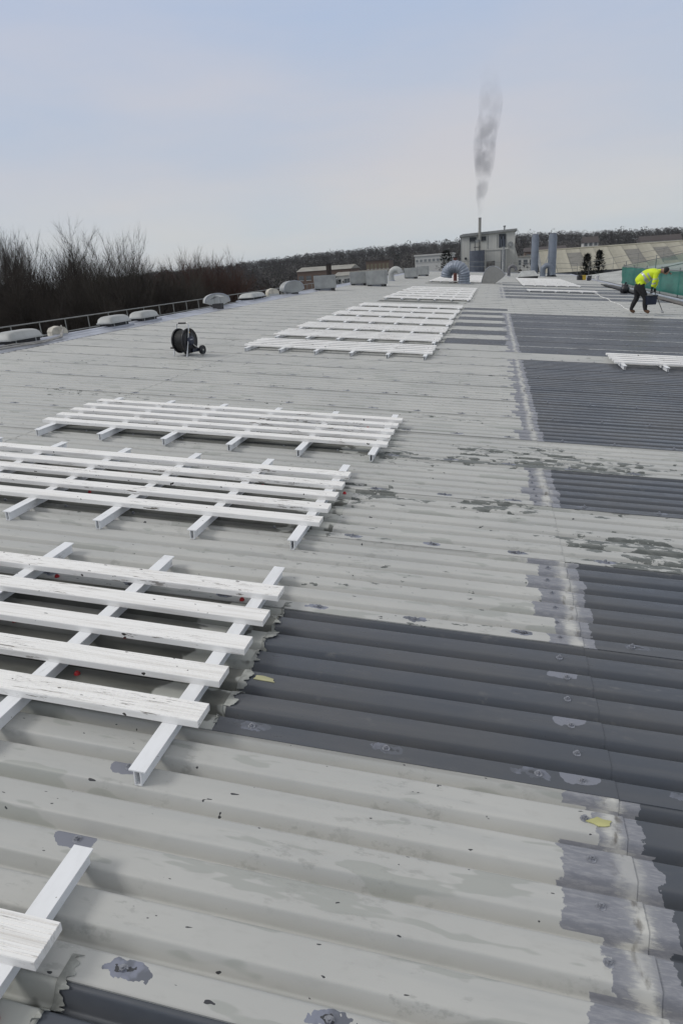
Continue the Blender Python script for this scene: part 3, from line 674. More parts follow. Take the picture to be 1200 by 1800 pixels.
# flue on the far slope
t = thing('dark_flue', 'dark brown flue standing behind the nearest box ventilator', 'flue', T(-13.9, 58.5, -0.6)); MB().tube([(0, 0, 0), (0, 0, 2.55)], 0.24, 12).build('tube', simple('sooty_brown', (0.035, 0.026, 0.022), 0.8), t); MB().tube([(0, 0, 2.55), (0, 0, 2.62)], .29, 12).build('rim', M_VBASE, t)
t = thing('bent_vent', 'pale curved vent elbow behind the squarest box ventilator', 'roof vent', standM(-6.75, 46.5, 0)); MB().tube([Vector((0, 0, -.1)), Vector((0, 0, .35))] + bend((.32, 0, .4), .32, math.pi, 0.2, 8, (1, 0, 0)), .2, 14).build('elbow', M_GRP, t); MB().tube([(0, 0, -.1), (0, 0, .05)], .27, 14).build('collar', M_FLASH, t)

# ------------------------------------------------------------------ green debris netting and scaffold at the valley
def net_material():
    k = NT('green_debris_net'); P = k.n('TexCoord').outputs['Object']
    a = k.noise(P, 1.4, 4.0, (1, .5, 2.0)); col = k.mix(k.step(a, .3, .7), (0.008, 0.12, 0.095), (0.02, 0.20, 0.155))
    k.out(col, 0.75)
    tr = k.n('BsdfTransparent'); mx = k.n('MixShader'); tl = k.n('BsdfTranslucent', {'Color': (0.02, 0.22, 0.17, 1)})
    m1 = k.n('MixShader', {0: 0.25}); k.t.links.new(k.b.outputs[0], m1.inputs[1]); k.t.links.new(tl.outputs[0], m1.inputs[2])
    k.set(mx.inputs[0], 0.12)
    k.t.links.new(m1.outputs[0], mx.inputs[1]); k.t.links.new(tr.outputs[0], mx.inputs[2])
    k.t.links.new(mx.outputs[0], k.t.nodes['Material Output'].inputs['Surface'])
    return k.mat, mx
M_NET, _mx = net_material()
M_NET2 = M_NET.copy(); M_NET2.name = 'green_debris_net_sheer'
for n_ in M_NET2.node_tree.nodes:
    if n_.type == 'MIX_SHADER' and abs(n_.inputs[0].default_value - 0.12) < 1e-4: n_.inputs[0].default_value = 0.62
def net_sheet(p, q, z0a, z1a, z0b, z1b, nx=40, nz=6, amp=0.03, seed=0, scal=0.0):
    m = MB(); vs = []; p, q = Vector(p), Vector(q); d = q - p; nn = Vector((-d.y, d.x, 0)).normalized()
    for i in range(nx + 1):
        t_ = i / nx
        for j in range(nz + 1):
            s_ = j / nz
            b0 = z0a + (z0b - z0a) * t_; b1 = z1a + (z1b - z1a) * t_ - scal * abs(math.sin(t_ * nx * 0.4))
            c = p + d * t_; o_ = mnoise.noise(Vector((t_ * 14 + seed, s_ * 2.2, seed))) * amp
            vs.append((c.x + nn.x * o_, c.y + nn.y * o_, b0 + (b1 - b0) * s_))
    m.add(vs, [(i*(nz+1)+j, (i+1)*(nz+1)+j, (i+1)*(nz+1)+j+1, i*(nz+1)+j+1) for i in range(nx) for j in range(nz)], 0, True)
    return m
M_SCAF = simple('scaffold_tube', (0.20, 0.21, 0.21), 0.45, 0.5, 0.2, 4)
sn = thing('debris_net_screen', 'green debris netting on scaffold tubes along the valley behind the worker', 'debris net', T(0, 0, 0))
net_sheet((8.35, 49.0, 0), (8.35, 14.0, 0), -0.55, 0.47, -0.55, 0.50, 90, 6, 0.10, 2, 0.025).build('net', M_NET, sn)
for i in range(10):
    y = 49 - 3.6 * i; MB().tube([(8.45, y, VZ - .25), (8.45, y, 0.62)], .025, 8).build('upright', M_SCAF, sn)
for z in (0.49, -0.5): MB().tube([(8.45, 49.3, z), (8.45, 14, z)], .025, 8).build('ledger', M_SCAF, sn)
s2 = thing('sheer_net_screen', 'sheer teal netting with scaffold rails running up the neighbouring slope', 'debris net', T(0, 0, 0))
net_sheet((8.6, 49.6, 0), (20.0, 49.0, 0), -0.5, 0.48, 0.35, 2.25, 40, 6, 0.05, 5).build('net', M_NET2, s2)
for zz in (0.02, -0.62):
    MB().tube([(8.6, 49.7, 0.5 + zz), (20.0, 49.1, 2.28 + zz)], .025, 8).build('ledger', M_SCAF, s2)
for i in range(7):
    x = 8.7 + i * 1.85; tq = (x - 8.6) / 11.4; MB().tube([(x, 49.72, -0.65 + (x - 8.6) * math.tan(TH)), (x, 49.72, 0.75 + 1.78 * tq)], .025, 8).build('upright', M_SCAF, s2)
# stacked scaffold boards / dark edge strip by the valley
M_BOARD = simple('grey_scaffold_board', (0.16, 0.15, 0.14), 0.8, 0, 0.25, 3, 0, 0.3, (6, .4, 6))
for i, (u_, v0_, v1_, dz, lb) in enumerate(((7.35, 18.5, 47.0, 0.03, 'long grey walkway board along the valley behind the worker'), (7.05, 33.0, 47.5, 0.05, 'dark plank lying left of the long walkway board'))):
    M_ = RY @ T(u_, v0_, dz)
    t = thing('walkway_board', lb, 'board', M_)
    MB().box((-.16, 0, 0), (.16, v1_ - v0_, .045)).build('plank', M_BOARD if i == 0 else M_VBASE, t)
    for q in range(8): MB().box((-.2, (v1_ - v0_) * q / 8 + .3, -0.03), (.2, (v1_ - v0_) * q / 8 + .42, -0.0005)).build('batten', M_VBASE, t)
# tools on the roof
t = thing('tool_bag', 'yellow and black tool bag on the far roof near the conifers', 'tool bag', standM(6.95, 58.5, 0, 10))
MB().prism([(-.33, 0), (0.02, 0), (0.0, .34), (-.25, .38), (-.33, .3)], 1, -.2, .2).build('bag', M_BLK, t); MB().box((.02, -.17, 0), (.30, .17, .36)).build('side', simple('yellow_case', (0.50, 0.34, 0.03), 0.5), t)
MB().tube(arc([(-.2, 0, .36), (-.18, 0, .47), (.05, 0, .47), (.08, 0, .35)]), .018, 6).build('handle', M_BLK, t)
def pot(M, label, mat, r=.16, H=.32, name='paint_tin'):
    t = thing(name, label, 'bucket', M)
    MB().tube([(0, 0, 0), (0, 0, H)], [r * .88, r], 16).build('tub', mat, t); MB().tube([(0, 0, H), (0, 0, H + .02)], r * 1.04, 16).build('lid', mat, t)
    MB().tube(bend((0, 0, H * .8), r * 1.05, 0.1, math.pi - .1, 8, (1, 0, 0)), .008, 5).build('handle', M_BLK, t); return t
pot(standM(8.0, 57.5, 0.05), 'white paint tub on the far roof left of the netting', simple('white_tub', (0.6, 0.6, 0.6), 0.4))
pot(standM(7.55, 58.4, 0), 'dark paint tub on the far roof beside the white one', M_BLK)
pot(standM(7.3, 57.0, 0), 'dark paint tub on the far roof nearest the yellow bag', M_NAVY, .14, .2)
t = thing('rubble_sack', 'bulging black sack on the roof behind the worker', 'sack', standM(6.65, 37.5, 0) @ Matrix.Scale(0.8, 4)); m = MB(); vs = []
for i in range(9):
    for j in range(16):
        a = 2 * math.pi * j / 16; s_ = i / 8; r = .30 * (math.sin(min(1, s_ * 1.15 + .12) * math.pi * .86) ** .5) * (1 + .14 * mnoise.noise(Vector((math.cos(a) * 2, math.sin(a) * 2, s_ * 4))))
        vs.append((math.cos(a) * r, math.sin(a) * r, s_ * .55))
m.add(vs, [(i*16+j, i*16+(j+1)%16, (i+1)*16+(j+1)%16, (i+1)*16+j) for i in range(8) for j in range(16)] + [tuple(range(128, 144))], 0, True); m.build('body', M_BLK, t)
MB().tube([(0, 0, .52), (0.02, 0, .60), (.06, 0, .66)], [.07, .045, .09], 10).build('tied_neck', M_BLK, t)
# pale cord across the dark sheets towards the worker
M_CORD = simple('pale_cord', (0.62, 0.62, 0.60), 0.6)
pts = [(5.05 - 0.018 * i + 0.05 * math.sin(i * .9), 36.2 - i * 0.55, 0.012) for i in range(23)]
tag(MB().tube(pts, 0.022, 5).build('cord', M_CORD, None, RY.copy()), 'pale cord lying across the dark sheets towards the worker', 'cord')

# ------------------------------------------------------------------ worker
def skinned(name, verts, edges, rads, root, sub=2):
    me = bpy.data.meshes.new(name); me.from_pydata(verts, edges, [])
    o = bpy.data.objects.new(name, me); C.objects.link(o)
    mod = o.modifiers.new('skin', 'SKIN'); mod.use_smooth_shade = True
    lay = me.skin_vertices[0] if me.skin_vertices else None
    if lay is None:
        bpy.context.view_layer.objects.active = o; o.select_set(True); bpy.ops.mesh.customdata_skin_add(); lay = me.skin_vertices[0]
    for i, r in enumerate(rads):
        lay.data[i].radius = (r, r) if not isinstance(r, tuple) else r; lay.data[i].use_root = (i == root)
    sm = o.modifiers.new('sub', 'SUBSURF'); sm.levels = sub; sm.render_levels = sub
    dg = bpy.context.evaluated_depsgraph_get(); dg.update()
    nm = bpy.data.meshes.new_from_object(o.evaluated_get(dg)); nm.name = name
    bpy.data.objects.remove(o); return nm
def paint_faces(me, mats, fn):
    me.materials.clear()
    for m_ in mats: me.materials.append(m_)
    for p in me.polygons: p.material_index = fn(p.center); p.use_smooth = True
M_SKIN = simple('skin', (0.34, 0.20, 0.14), 0.55, 0, 0.05); M_HAIR = simple('dark_hat', (0.012, 0.011, 0.011), 0.8)
M_TROU = simple('black_trousers', (0.010, 0.010, 0.012), 0.8); M_BOOT = simple('brown_boot', (0.12, 0.065, 0.035), 0.7)
M_HIVIS = simple('hi_vis_yellow', (0.62, 0.78, 0.015), 0.6, 0, 0.08); M_REFL = simple('reflective_band', (0.42, 0.44, 0.43), 0.35, 0.3)
M_GLOVE = simple('dark_glove', (0.02, 0.02, 0.025), 0.8)
J = dict(pel=(-.13, 0, .90), sp1=(-.02, 0, 1.05), sp2=(.16, 0, 1.19), chest=(.30, 0, 1.25), neck=(.47, 0, 1.28), head0=(.55, 0, 1.27), head1=(.66, 0, 1.25), head2=(.72, 0, 1.20))
V, E_, Rr = [], [], []
def vadd(p, r, par=None):
    V.append(p); Rr.append(r)
    if par is not None: E_.append((par, len(V) - 1))
    return len(V) - 1
i_p = vadd(J['pel'], (.125, .155)); i1 = vadd(J['sp1'], (.125, .15), i_p); i2 = vadd(J['sp2'], (.135, .165), i1); i3 = vadd(J['chest'], (.12, .16), i2)
i4 = vadd(J['neck'], .06, i3); i5 = vadd(J['head0'], .075, i4); i6 = vadd(J['head1'], .105, i5); i7 = vadd(J['head2'], .085, i6)
for s_, leg in ((-1, [(-.10, .85), (.11, .50), (.13, .11), (.26, .055)]), (1, [(-.14, .85), (-.11, .50), (-.26, .12), (-.13, .055)])):
    y = .10 * s_
    a = vadd((leg[0][0], y, leg[0][1]), .125, i_p); k_ = vadd((leg[1][0], y * 1.3, leg[1][1]), .09, a)
    mid_ = vadd(((leg[1][0] + leg[2][0]) / 2 - .02, y * 1.4, (leg[1][1] + leg[2][1]) / 2), .08, k_)
    an = vadd((leg[2][0], y * 1.5, leg[2][1]), .058, mid_); vadd((leg[3][0], y * 1.6, leg[3][1]), .055, an)
HANDS = []
for s_, arm in ((-1, [(.33, 1.20), (.30, .98), (.25, .77)]), (1, [(.34, 1.20), (.44, .96), (.40, .78)])):
    y = .19 * s_
    a = vadd((arm[0][0], y, arm[0][1]), .062, i3); b_ = vadd((arm[1][0], y * 1.15, arm[1][1]), .05, a); c_ = vadd((arm[2][0], y * 1.05, arm[2][1]), .033, b_)
    d = vadd((arm[2][0] - .005, y * 1.05, arm[2][1] - .07), (.022, .036), c_); HANDS.append((V[d], s_))
    for q in range(4):
        f0 = vadd((arm[2][0] - .03 + q * .02, y * 1.05, arm[2][1] - .11), .010, d)
        f1 = vadd((arm[2][0] - .03 + q * .02, y * 1.05 - .018 * s_, arm[2][1] - .145 + abs(q - 1.5) * .008), .009, f0); vadd((arm[2][0] - .03 + q * .02, y * 1.05 - .038 * s_, arm[2][1] - .14), .008, f1)
    t0 = vadd((arm[2][0] + .035, y * 1.05 - .015 * s_, arm[2][1] - .065), .011, d); vadd((arm[2][0] + .045, y * 1.05 - .035 * s_, arm[2][1] - .10), .009, t0)
body = skinned('body', V, E_, Rr, 0)
def bodymat(c):
    if c.z < .13: return 3
    if c.x > .47 and c.z > 1.08: return 0
    if c.z < .76 and c.x > .2 and abs(c.y) > .12 and c.z > .5: return 4
    return 1 if c.z < .93 and c.x < .3 else 2
paint_faces(body, [M_SKIN, M_TROU, M_HIVIS, M_BOOT, M_GLOVE], bodymat)
worker = thing('person', 'worker in hi-vis yellow jacket and black trousers bending over the roof', 'person', standM(4.70, 23.3, 0.004, -3))
put('body', body, worker)
V, E_, Rr = [], [], []
j0 = vadd((-.15, 0, .90), (.165, .20)); j1 = vadd((-.03, 0, 1.06), (.175, .21)); j2 = vadd((.16, 0, 1.20), (.18, .22)); j3 = vadd((.31, 0, 1.26), (.16, .21)); j4 = vadd((.455, 0, 1.285), .085, j3); E_ += [(j0, j1), (j1, j2), (j2, j3)]
for s_, arm in ((-1, [(.33, 1.20), (.30, .98), (.26, .81)]), (1, [(.34, 1.20), (.44, .96), (.40, .81)])):
    y = .19 * s_
    a = vadd((arm[0][0], y * 1.08, arm[0][1]), .088, j3); b_ = vadd((arm[1][0], y * 1.2, arm[1][1]), .072, a); vadd((arm[2][0], y * 1.12, arm[2][1]), .058, b_)
jk = skinned('jacket', V, E_, Rr, 0)
ax_ = (Vector((.31, 0, 1.26)) - Vector((-.15, 0, .90))).normalized()
def jmat(c):
    if c.z < .865 and c.x < .1: return 2
    if abs(c.y) > .17 and c.z < 1.12:
        return 1 if (.90 < c.z < .945 or 1.03 < c.z < 1.075) else 0
    t_ = (c - Vector((-.15, 0, .90))).dot(ax_)
    return 1 if (.23 < t_ < .285 or .36 < t_ < .41) else 0
paint_faces(jk, [M_HIVIS, M_REFL, M_TROU], jmat); put('jacket', jk, worker)
V, E_, Rr = [], [], []
h0 = vadd((.55, 0, 1.31), .10); h1 = vadd((.64, 0, 1.285), .128, h0); h2 = vadd((.72, 0, 1.25), .09, h1)
hat = skinned('hat', V, E_, Rr, 0); paint_faces(hat, [M_HAIR], lambda c: 0); put('hat', hat, worker)
m = MB().tube([(.735, -.035, 1.205), (.76, -.035, 1.195)], .016, 8).tube([(.735, .035, 1.205), (.76, .035, 1.195)], .016, 8); m.build('eyes', M_HAIR, worker)
m = MB().tube([(.74, 0, 1.21), (.80, 0, 1.165), (.77, 0, 1.15)], [.012, .022, .012], 8); m.build('nose', M_SKIN, worker)
hand = Vector((.25, -.2, .66))
# container in the near hand, roller pole in the far one
wp = worker.matrix_world
t = thing('paint_kettle', 'dark blue square paint kettle hanging from the hand of the worker', 'bucket', wp @ T(.25, -.24, .0) @ RZ(8))
MB().prism([(-.13, .30), (.13, .30), (.16, .56), (-.16, .56)], 1, -.11, .11).build('tub', M_NAVY, t); MB().box((-.17, -.12, .56), (.17, .12, .58)).build('rim', M_BLK, t)
MB().tube(bend((0, 0, .56), .12, 0.0, math.pi, 10, (1, 0, 0)), .006, 5).build('handle', M_CHR, t)
t = thing('paint_roller', 'paint roller on a thin pole held by the worker', 'roller', wp @ T(.40, .2, 0))
MB().tube([(-.02, 0, .72), (.26, -.15, .06)], .011, 6).build('pole', simple('dark_pole', (0.06, 0.055, 0.05), 0.5), t)
MB().tube([(.26, -.30, .035), (.26, -.02, .035)], .03, 10).build('sleeve', simple('wet_roller', (0.5, 0.5, 0.5), 0.6), t); MB().tube([(.26, -.15, .06), (.26, -.33, .06), (.26, -.33, .035), (.26, -.29, .035)], .005, 5).build('cage', M_CHR, t)
scrap('wet_paint_mark', 5.35, 22.9, 0.45, 0.10, simple('pale_wet_paint', (0.45, 0.47, 0.5), 0.4), 'pale paint smear on the dark sheet in front of the worker', 12, 0.008, -8, 'paint smear')

# ------------------------------------------------------------------ boiler house with chimney and smoke
GZ = -8.0
M_CLAD = simple('pale_grey_cladding', (0.52, 0.52, 0.485), 0.6, 0, 0.07, 0.4, 0, 0.4, (30, 30, .3))
M_TRIM = simple('roof_trim_grey', (0.24, 0.25, 0.25), 0.6)
M_DARK = simple('dark_opening', (0.03, 0.035, 0.04), 0.6)
M_SILO = simple('blue_grey_silo', (0.10, 0.115, 0.145), 0.45, 0.2, 0.15, 1.5)
bh = thing('boiler_house', 'tall pale clad boiler house under the smoking chimney', 'building', T(0, 120, 0))
x0, x1 = -5.6, 3.3
MB().box((x0, 0, GZ), (x1 - .02, 9, 5.0)).build('wall', M_CLAD, bh)
m = MB().prism([(x0 - .15, 5.02), (x1 + .25, 5.45), (x1 + .25, 5.75), (x0 + .4, 5.5), (x0 - .15, 5.3)], 1, -.35, 9.2); m.build('roof', M_TRIM, bh)
MB().prism([(x0, 5.0), (x1 - .05, 5.0), (x1 - .05, 5.44), (x0, 5.02)], 1, .02, 8.9).build('parapet', M_CLAD, bh)
for i in range(6):
    xx = x0 + .0 + i * 1.48; MB().box((xx, -.05, GZ), (xx + .10, -.002, 5.0)).build('cladding_joint', M_TRIM, bh)
for a_, b_ in ((-4.1, -3.0), (-2.2, -1.4)):
    w_ = MB().box((a_, -.10, 4.25), (b_, -.06, 4.9)).build('window', M_DARK, bh); MB().box((a_ - .05, -.12, 4.18), (b_ + .05, -.055, 4.25)).build('sill', M_TRIM, w_)
w_ = MB().box((.65, -.10, 3.0), (1.75, -.055, 5.1)).build('plant_opening', M_DARK, bh)
for q in range(4): MB().tube([(.8 + q * .27, -.25, 3.05), (.8 + q * .27, -.25, 4.7 - .4 * (q % 2))], .08, 8).build('pipe', M_SILO, w_)
MB().tube([(2.55, -.25, 3.4), (2.55, -.03, 3.4)], .42, 18).build('extract_fan', M_TRIM, bh)
MB().tube([(-4.75, -.12, 1.65), (-4.75, -.02, 1.65)], .2, 14).build('porthole', M_DARK, bh)
m = MB().tube([(1.55, 2, 5.4), (1.55, 2, 6.2)], .13, 8).tube([(1.55, 2, 6.2), (1.55, 2, 6.4)], .22, 8); m.build('roof_vent', M_TRIM, bh)
MB().prism([(3.3, GZ), (4.3, GZ), (3.9, 1.0), (3.3, 3.0)], 1, .5, 8.5).build('side_lean_to', M_CLAD, bh)
an = thing('boiler_annex', 'lower pale annex with pipes in front of the boiler house', 'building', T(0, 117.5, 0))
MB().box((-1.5, 0, GZ), (2.0, 2.4, 2.65)).build('wall', M_CLAD, an); MB().box((-1.6, -.1, 2.65), (2.15, 2.45, 2.9)).build('roof', M_CLAD, an)
for q in (.85, 1.2): MB().tube([(q + .35, -.2, GZ), (q + .35, -.2, 2.6)], .13, 8).build('downpipe', M_SILO, an)
MB().box((-1.3, -.04, -1.6), (.1, -.003, 1.0)).build('stained_panel', simple('dirty_panel', (0.17, 0.16, 0.15), 0.8, 0, .5, 1.5), an)
sil = thing('silo', 'round blue grey silo in front of the boiler house', 'silo', T(-2.78, 116.3, 0))
MB().tube([(0, 0, GZ), (0, 0, 2.75)], 1.22, 28).build('shell', M_SILO, sil)
for z in (-1.3, -.3, .7, 1.7): MB().tube([(0, 0, z - .03), (0, 0, z + .03)], 1.25, 28).build('hoop', M_SILO, sil)
m = MB()
for q in ((-.35, -.3), (.35, -.3), (-.35, .3), (.35, .3)): m.tube([(q[0], q[1], 2.75), (q[0], q[1], 4.4)], .05, 6)
m.build('gantry_leg', M_DARK, sil); MB().box((-.5, -.4, 3.2), (.5, .4, 3.3)).build('platform', M_DARK, sil); MB().box((-.4, -.3, 4.0), (.4, .35, 4.4)).build('hopper', M_TRIM, sil)
chm = thing('chimney', 'slim pale steel chimney trailing smoke above the boiler house', 'chimney', T(-2.45, 119.2, 0))
MB().tube([(0, 0, 1.0), (0, 0, 7.6)], .235, 16).build('shaft', simple('chimney_steel', (0.30, 0.30, 0.275), 0.5, 0.2), chm); MB().tube([(0, 0, 7.6), (0, 0, 7.78)], .25, 16).build('cap_ring', M_TRIM, chm)
MB().tube([(0, 0, 4.2), (0, 0, 4.35)], .29, 16).build('collar', M_TRIM, chm)
# smoke: a closed volume
ks = NT('chimney_smoke'); P = ks.n('TexCoord').outputs['Object']
nz = ks.noise(P, 0.6, 5.0, (1, 1, 0.7), rough=0.6); hz = ks.n('SeparateXYZ', {0: P}).outputs[2]
fade = ks.math('MULTIPLY', ks.step(hz, 31.0, 13.0), ks.math('ADD', 0.6, ks.math('MULTIPLY', ks.step(hz, 8.0, 11.5), 0.4)))
den = ks.math('MULTIPLY', ks.math('MULTIPLY', ks.step(nz, 0.36, 0.64), fade), 0.40)
pv = ks.n('VolumePrincipled', {'Color': (0.55, 0.56, 0.60, 1), 'Density': den, 'Anisotropy': 0.1})
ks.t.nodes.remove(ks.b); ks.t.links.new(pv.outputs[0], ks.t.nodes['Material Output'].inputs['Volume'])
path = [(-2.45, 7.8, .22), (-2.35, 9.2, .45), (-2.2, 11, .75), (-2.05, 13, 1.05), (-1.9, 15, 1.25), (-1.85, 17, 1.45), (-1.75, 18.8, 1.5), (-1.5, 20.6, 1.55), (-1.0, 22.6, 1.6), (-.9, 24.6, 1.45), (-1.1, 26.6, 1.4), (-1.3, 28.6, 1.2), (-1.1, 30.2, .6)]
m = MB(); vs = []; n = 16
for i, (x, z, r) in enumerate(path):
    for j in range(n):
        a = 2 * math.pi * j / n; q = r * 1.2 * (1 + .28 * mnoise.noise(Vector((math.cos(a), math.sin(a), z * .5))))
        vs.append((x + math.cos(a) * q, 119.2 + math.sin(a) * q, z))
k = len(path)
m.add(vs, [(i*n+j, i*n+(j+1)%n, (i+1)*n+(j+1)%n, (i+1)*n+j) for i in range(k-1) for j in range(n)] + [tuple(reversed(range(n))), tuple(range((k-1)*n, k*n))], 0, True)
tag(m.build('smoke', ks.mat), 'thin grey smoke plume rising from the steel chimney', 'smoke', kind='stuff')

# ------------------------------------------------------------------ large tan-roofed warehouse at the right
M_TAN = simple('lichened_sheet_roof', (0.335, 0.32, 0.26), 0.8, 0, 0.13, 0.35, 0, 0.3, (2.5, .3, 1))
M_TAN2 = simple('dull_rooflight', (0.17, 0.165, 0.145), 0.7, 0, 0.12, 1)
wh = thing('warehouse', 'long warehouse with a tan sheeted roof and grey rooflights', 'building', T(0, 0, 0))
YE, YR, ZE, ZR = 106.0, 118.5, -1.15, 2.0
MB().box((7.0, YE + .4, GZ), (95, 130.5, ZE - .15)).build('wall', M_CLAD, wh)
base = MB(); base.add([(6.6, YE, ZE - .12), (95, YE, ZE - .12), (95, YR, ZR - .12), (6.6, YR, ZR - .12), (95, 131, ZE - .12), (6.6, 131, ZE - .12)], [(0, 1, 2, 3), (3, 2, 4, 5)]); rf = base.build('roof', M_TRIM, wh)
cw, nrw = 2.1, 5
dl = Vector((0, (YR - YE) / nrw, (ZR - ZE) / nrw))
pm_ = MB().add([(0.02, 0.02, 0), (cw - .04, .02, 0), (cw - .04, dl.y + .15, dl.z + .03), (.02, dl.y + .15, dl.z + .03), (0.02, 0.02, -.08), (cw - .04, .02, -.08)], [(0, 1, 2, 3), (4, 5, 1, 0)])
me_pan, me_pan2 = pm_.mesh('roof_panel', M_TAN), pm_.mesh('rooflight_panel', M_TAN2)
for i in range(36):
    for j in range(nrw):
        rlp = i in (2, 6, 8, 12, 17, 21) and j in (1, 2, 3)
        put('rooflight_panel' if rlp else 'roof_panel', me_pan2 if rlp else me_pan, rf, T(7.0 + cw * i, YE + dl.y * j, ZE + dl.z * j + .012 * ((i + j) % 3)))
MB().tube([(6.6, YR, ZR + .03), (95, YR, ZR + .03)], .16, 6).build('ridge_capping', M_TAN, rf)
MB().box((6.6, YE - .3, ZE - .45), (95, YE - .02, ZE - .02)).build('gutter', M_DARK, wh)

# ------------------------------------------------------------------ ground, hill, distant buildings
def ground_mat(name, a, b_, sc):
    k = NT(name); P = k.n('TexCoord').outputs['Object']; f = k.step(k.noise(P, sc, 5.0), .35, .65); return k.out(k.mix(f, a, b_), 0.95, 0, 0.2)
M_GRASS = ground_mat('rough_winter_ground', (0.045, 0.042, 0.028), (0.075, 0.068, 0.045), 0.03)
m = MB(); m.add([(-2500, -400, GZ), (2500, -400, GZ), (2500, 4000, GZ), (-2500, 4000, GZ)], [(0, 1, 2, 3)])
tag(m.build('ground', M_GRASS), kind='structure')
SKY = [(-900, 4), (-450, 6), (-278, 11.5), (-189, 16.2), (-129, 17.2), (-38, 18.6), (42, 19.8), (68, 18.2), (118, 16.0), (167, 14.4), (300, 14), (600, 9), (1200, 4)]
def crest(x):
    for (a, za), (b_, zb) in zip(SKY, SKY[1:]):
        if a <= x <= b_: return za + (zb - za) * (x - a) / (b_ - a)
    return SKY[0][1] if x < SKY[0][0] else SKY[-1][1]
def hill_z(x, y):
    t_ = max(0.0, min(1.0, (y - 330) / 370)); t_ = t_ * t_ * (3 - 2 * t_)
    if y > 700: t_ = 1 - .25 * min(1, (y - 700) / 600)
    return GZ - .3 + (crest(x * 700 / max(y, 330)) - 7.0 - GZ + .3) * t_ + 1.2 * mnoise.noise(Vector((x * .012, y * .012, 0))) * t_
m = MB(); vs = []; NX, NY = 90, 40
for i in range(NX + 1):
    for j in range(NY + 1):
        x = -1500 + 3000 * i / NX; y = 320 + 1100 * (j / NY) ** 1.3; vs.append((x, y, hill_z(x, y)))
m.add(vs, [(i*(NY+1)+j, (i+1)*(NY+1)+j, (i+1)*(NY+1)+j+1, i*(NY+1)+j+1) for i in range(NX) for j in range(NY)], 0, True)
tag(m.build('hill', ground_mat('leaf_litter', (0.032, 0.028, 0.024), (0.042, 0.037, 0.03), 0.02)), kind='structure')
M_WOOD = []
for a in ((0.027, 0.024, 0.022), (0.031, 0.026, 0.023), (0.023, 0.022, 0.021), (0.021, 0.023, 0.018)):
    M_WOOD.append(simple('far_wood_%d' % len(M_WOOD), a, 0.95, 0, 0.3, .08, 0, .1))
def far_tree(m, x, y, z, H, rr, mat, nf=64):
    for q in range(nf):
        a = rr.uniform(0, 6.283); zz = rr.uniform(-1, 1); r = math.sqrt(1 - zz * zz) * rr.uniform(.5, 1)
        c = Vector((x + math.cos(a) * r * H * .42, y + math.sin(a) * r * H * .42, z + H * .55 + zz * H * .46))
        s_ = H * rr.uniform(.05, .12)
        d1 = Vector((rr.uniform(-1, 1), rr.uniform(-.6, .6), rr.uniform(-1, 1))) * s_; d2 = Vector((rr.uniform(-1, 1), rr.uniform(-.6, .6), rr.uniform(-1, 1))) * s_
        b0 = len(m.v); m.v += [tuple(c), tuple(c + d1), tuple(c + d2)]; m.f.append((b0, b0 + 1, b0 + 2)); m.m.append(mat); m.s.append(False)
rw_ = random.Random(3); m = MB()
for i in range(6200):
    y = 345 + 480 * rw_.random() ** 0.8
    x = y * rw_.uniform(-.62, .50)
    if 690 < y < 720 and rw_.random() < .3: continue
    H = rw_.uniform(5.0, 8.5) * (1.0 if rw_.random() > .03 else 1.3)
    far_tree(m, x, y, hill_z(x, y), H, rw_, 0 if rw_.random() < .55 else rw_.randrange(4))
for i in range(520):                                            # skyline row
    x = -600 + 1150 * i / 520 + rw_.uniform(-2, 2); y = 700 + rw_.uniform(-12, 12)
    far_tree(m, x, y, hill_z(x, y), rw_.uniform(5.0, 7.5) + 2.2 * mnoise.noise(Vector((x * .03, 0, 5))), rw_, rw_.randrange(3), 190)
tag(m.build('woodland', M_WOOD), 'dark leafless wood covering the far hillside', 'woodland', kind='stuff')
rw_ = random.Random(11); m = MB()
for i in range(900):
    y = rw_.uniform(125, 340); x = y * rw_.uniform(-.66, .55)
    if x > 3 and y < 150: continue
    if -8 < x < 8 and y < 135: continue
    if -70 < x < -8 and 170 < y < 215: continue
    far_tree(m, x, y, GZ, rw_.uniform(3.5, 8.0), rw_, rw_.randrange(4), 90)
tag(m.build('scrub', M_WOOD), 'dark leafless scrub between the factory and the hill', 'scrub', kind='stuff')

M_WHT = simple('white_render', (0.55, 0.55, 0.53), 0.7, 0, .06); M_GLS = simple('dark_glazing', (0.11, 0.12, 0.125), 0.25)
M_PRF = simple('pale_flat_roof', (0.27, 0.26, 0.23), 0.8, 0, .15, .3); M_BRK = simple('brown_brick', (0.13, 0.09, 0.07), 0.85); M_TILE = simple('dark_tiles', (0.06, 0.05, 0.048), 0.85)
def block(label, x, y, w_, d_, ztop, wall, roof, wins=None, pitch=0.0, cat='building', wm=None):
    t = thing('distant_building', label, cat, T(x, y, GZ)); H = ztop - GZ
    MB().box((0, 0, 0), (w_, d_, H)).build('wall', wall, t)
    if pitch: MB().prism([(-.3, H + .004), (d_ + .3, H + .004), (d_ / 2, H + pitch)], 0, -.3, w_ + .3).build('roof', roof, t)
    else: MB().box((-.25, -.25, H + .004), (w_ + .25, d_ + .25, H + .4)).build('roof', roof, t)
    if wins:
        n_, z0_, z1_ = wins
        for q in range(n_):
            a_ = w_ * (q + .18) / n_; b2 = w_ * (q + .82) / n_
            o_ = MB().box((a_, -.06, z0_ - GZ), (b2, -.01, z1_ - GZ)).build('window', wm or M_GLS, t)
            MB().box((a_ - .05, -.12, z0_ - GZ - .12), (b2 + .05, -.012, z0_ - GZ)).build('sill', M_WHT, o_)
    return t
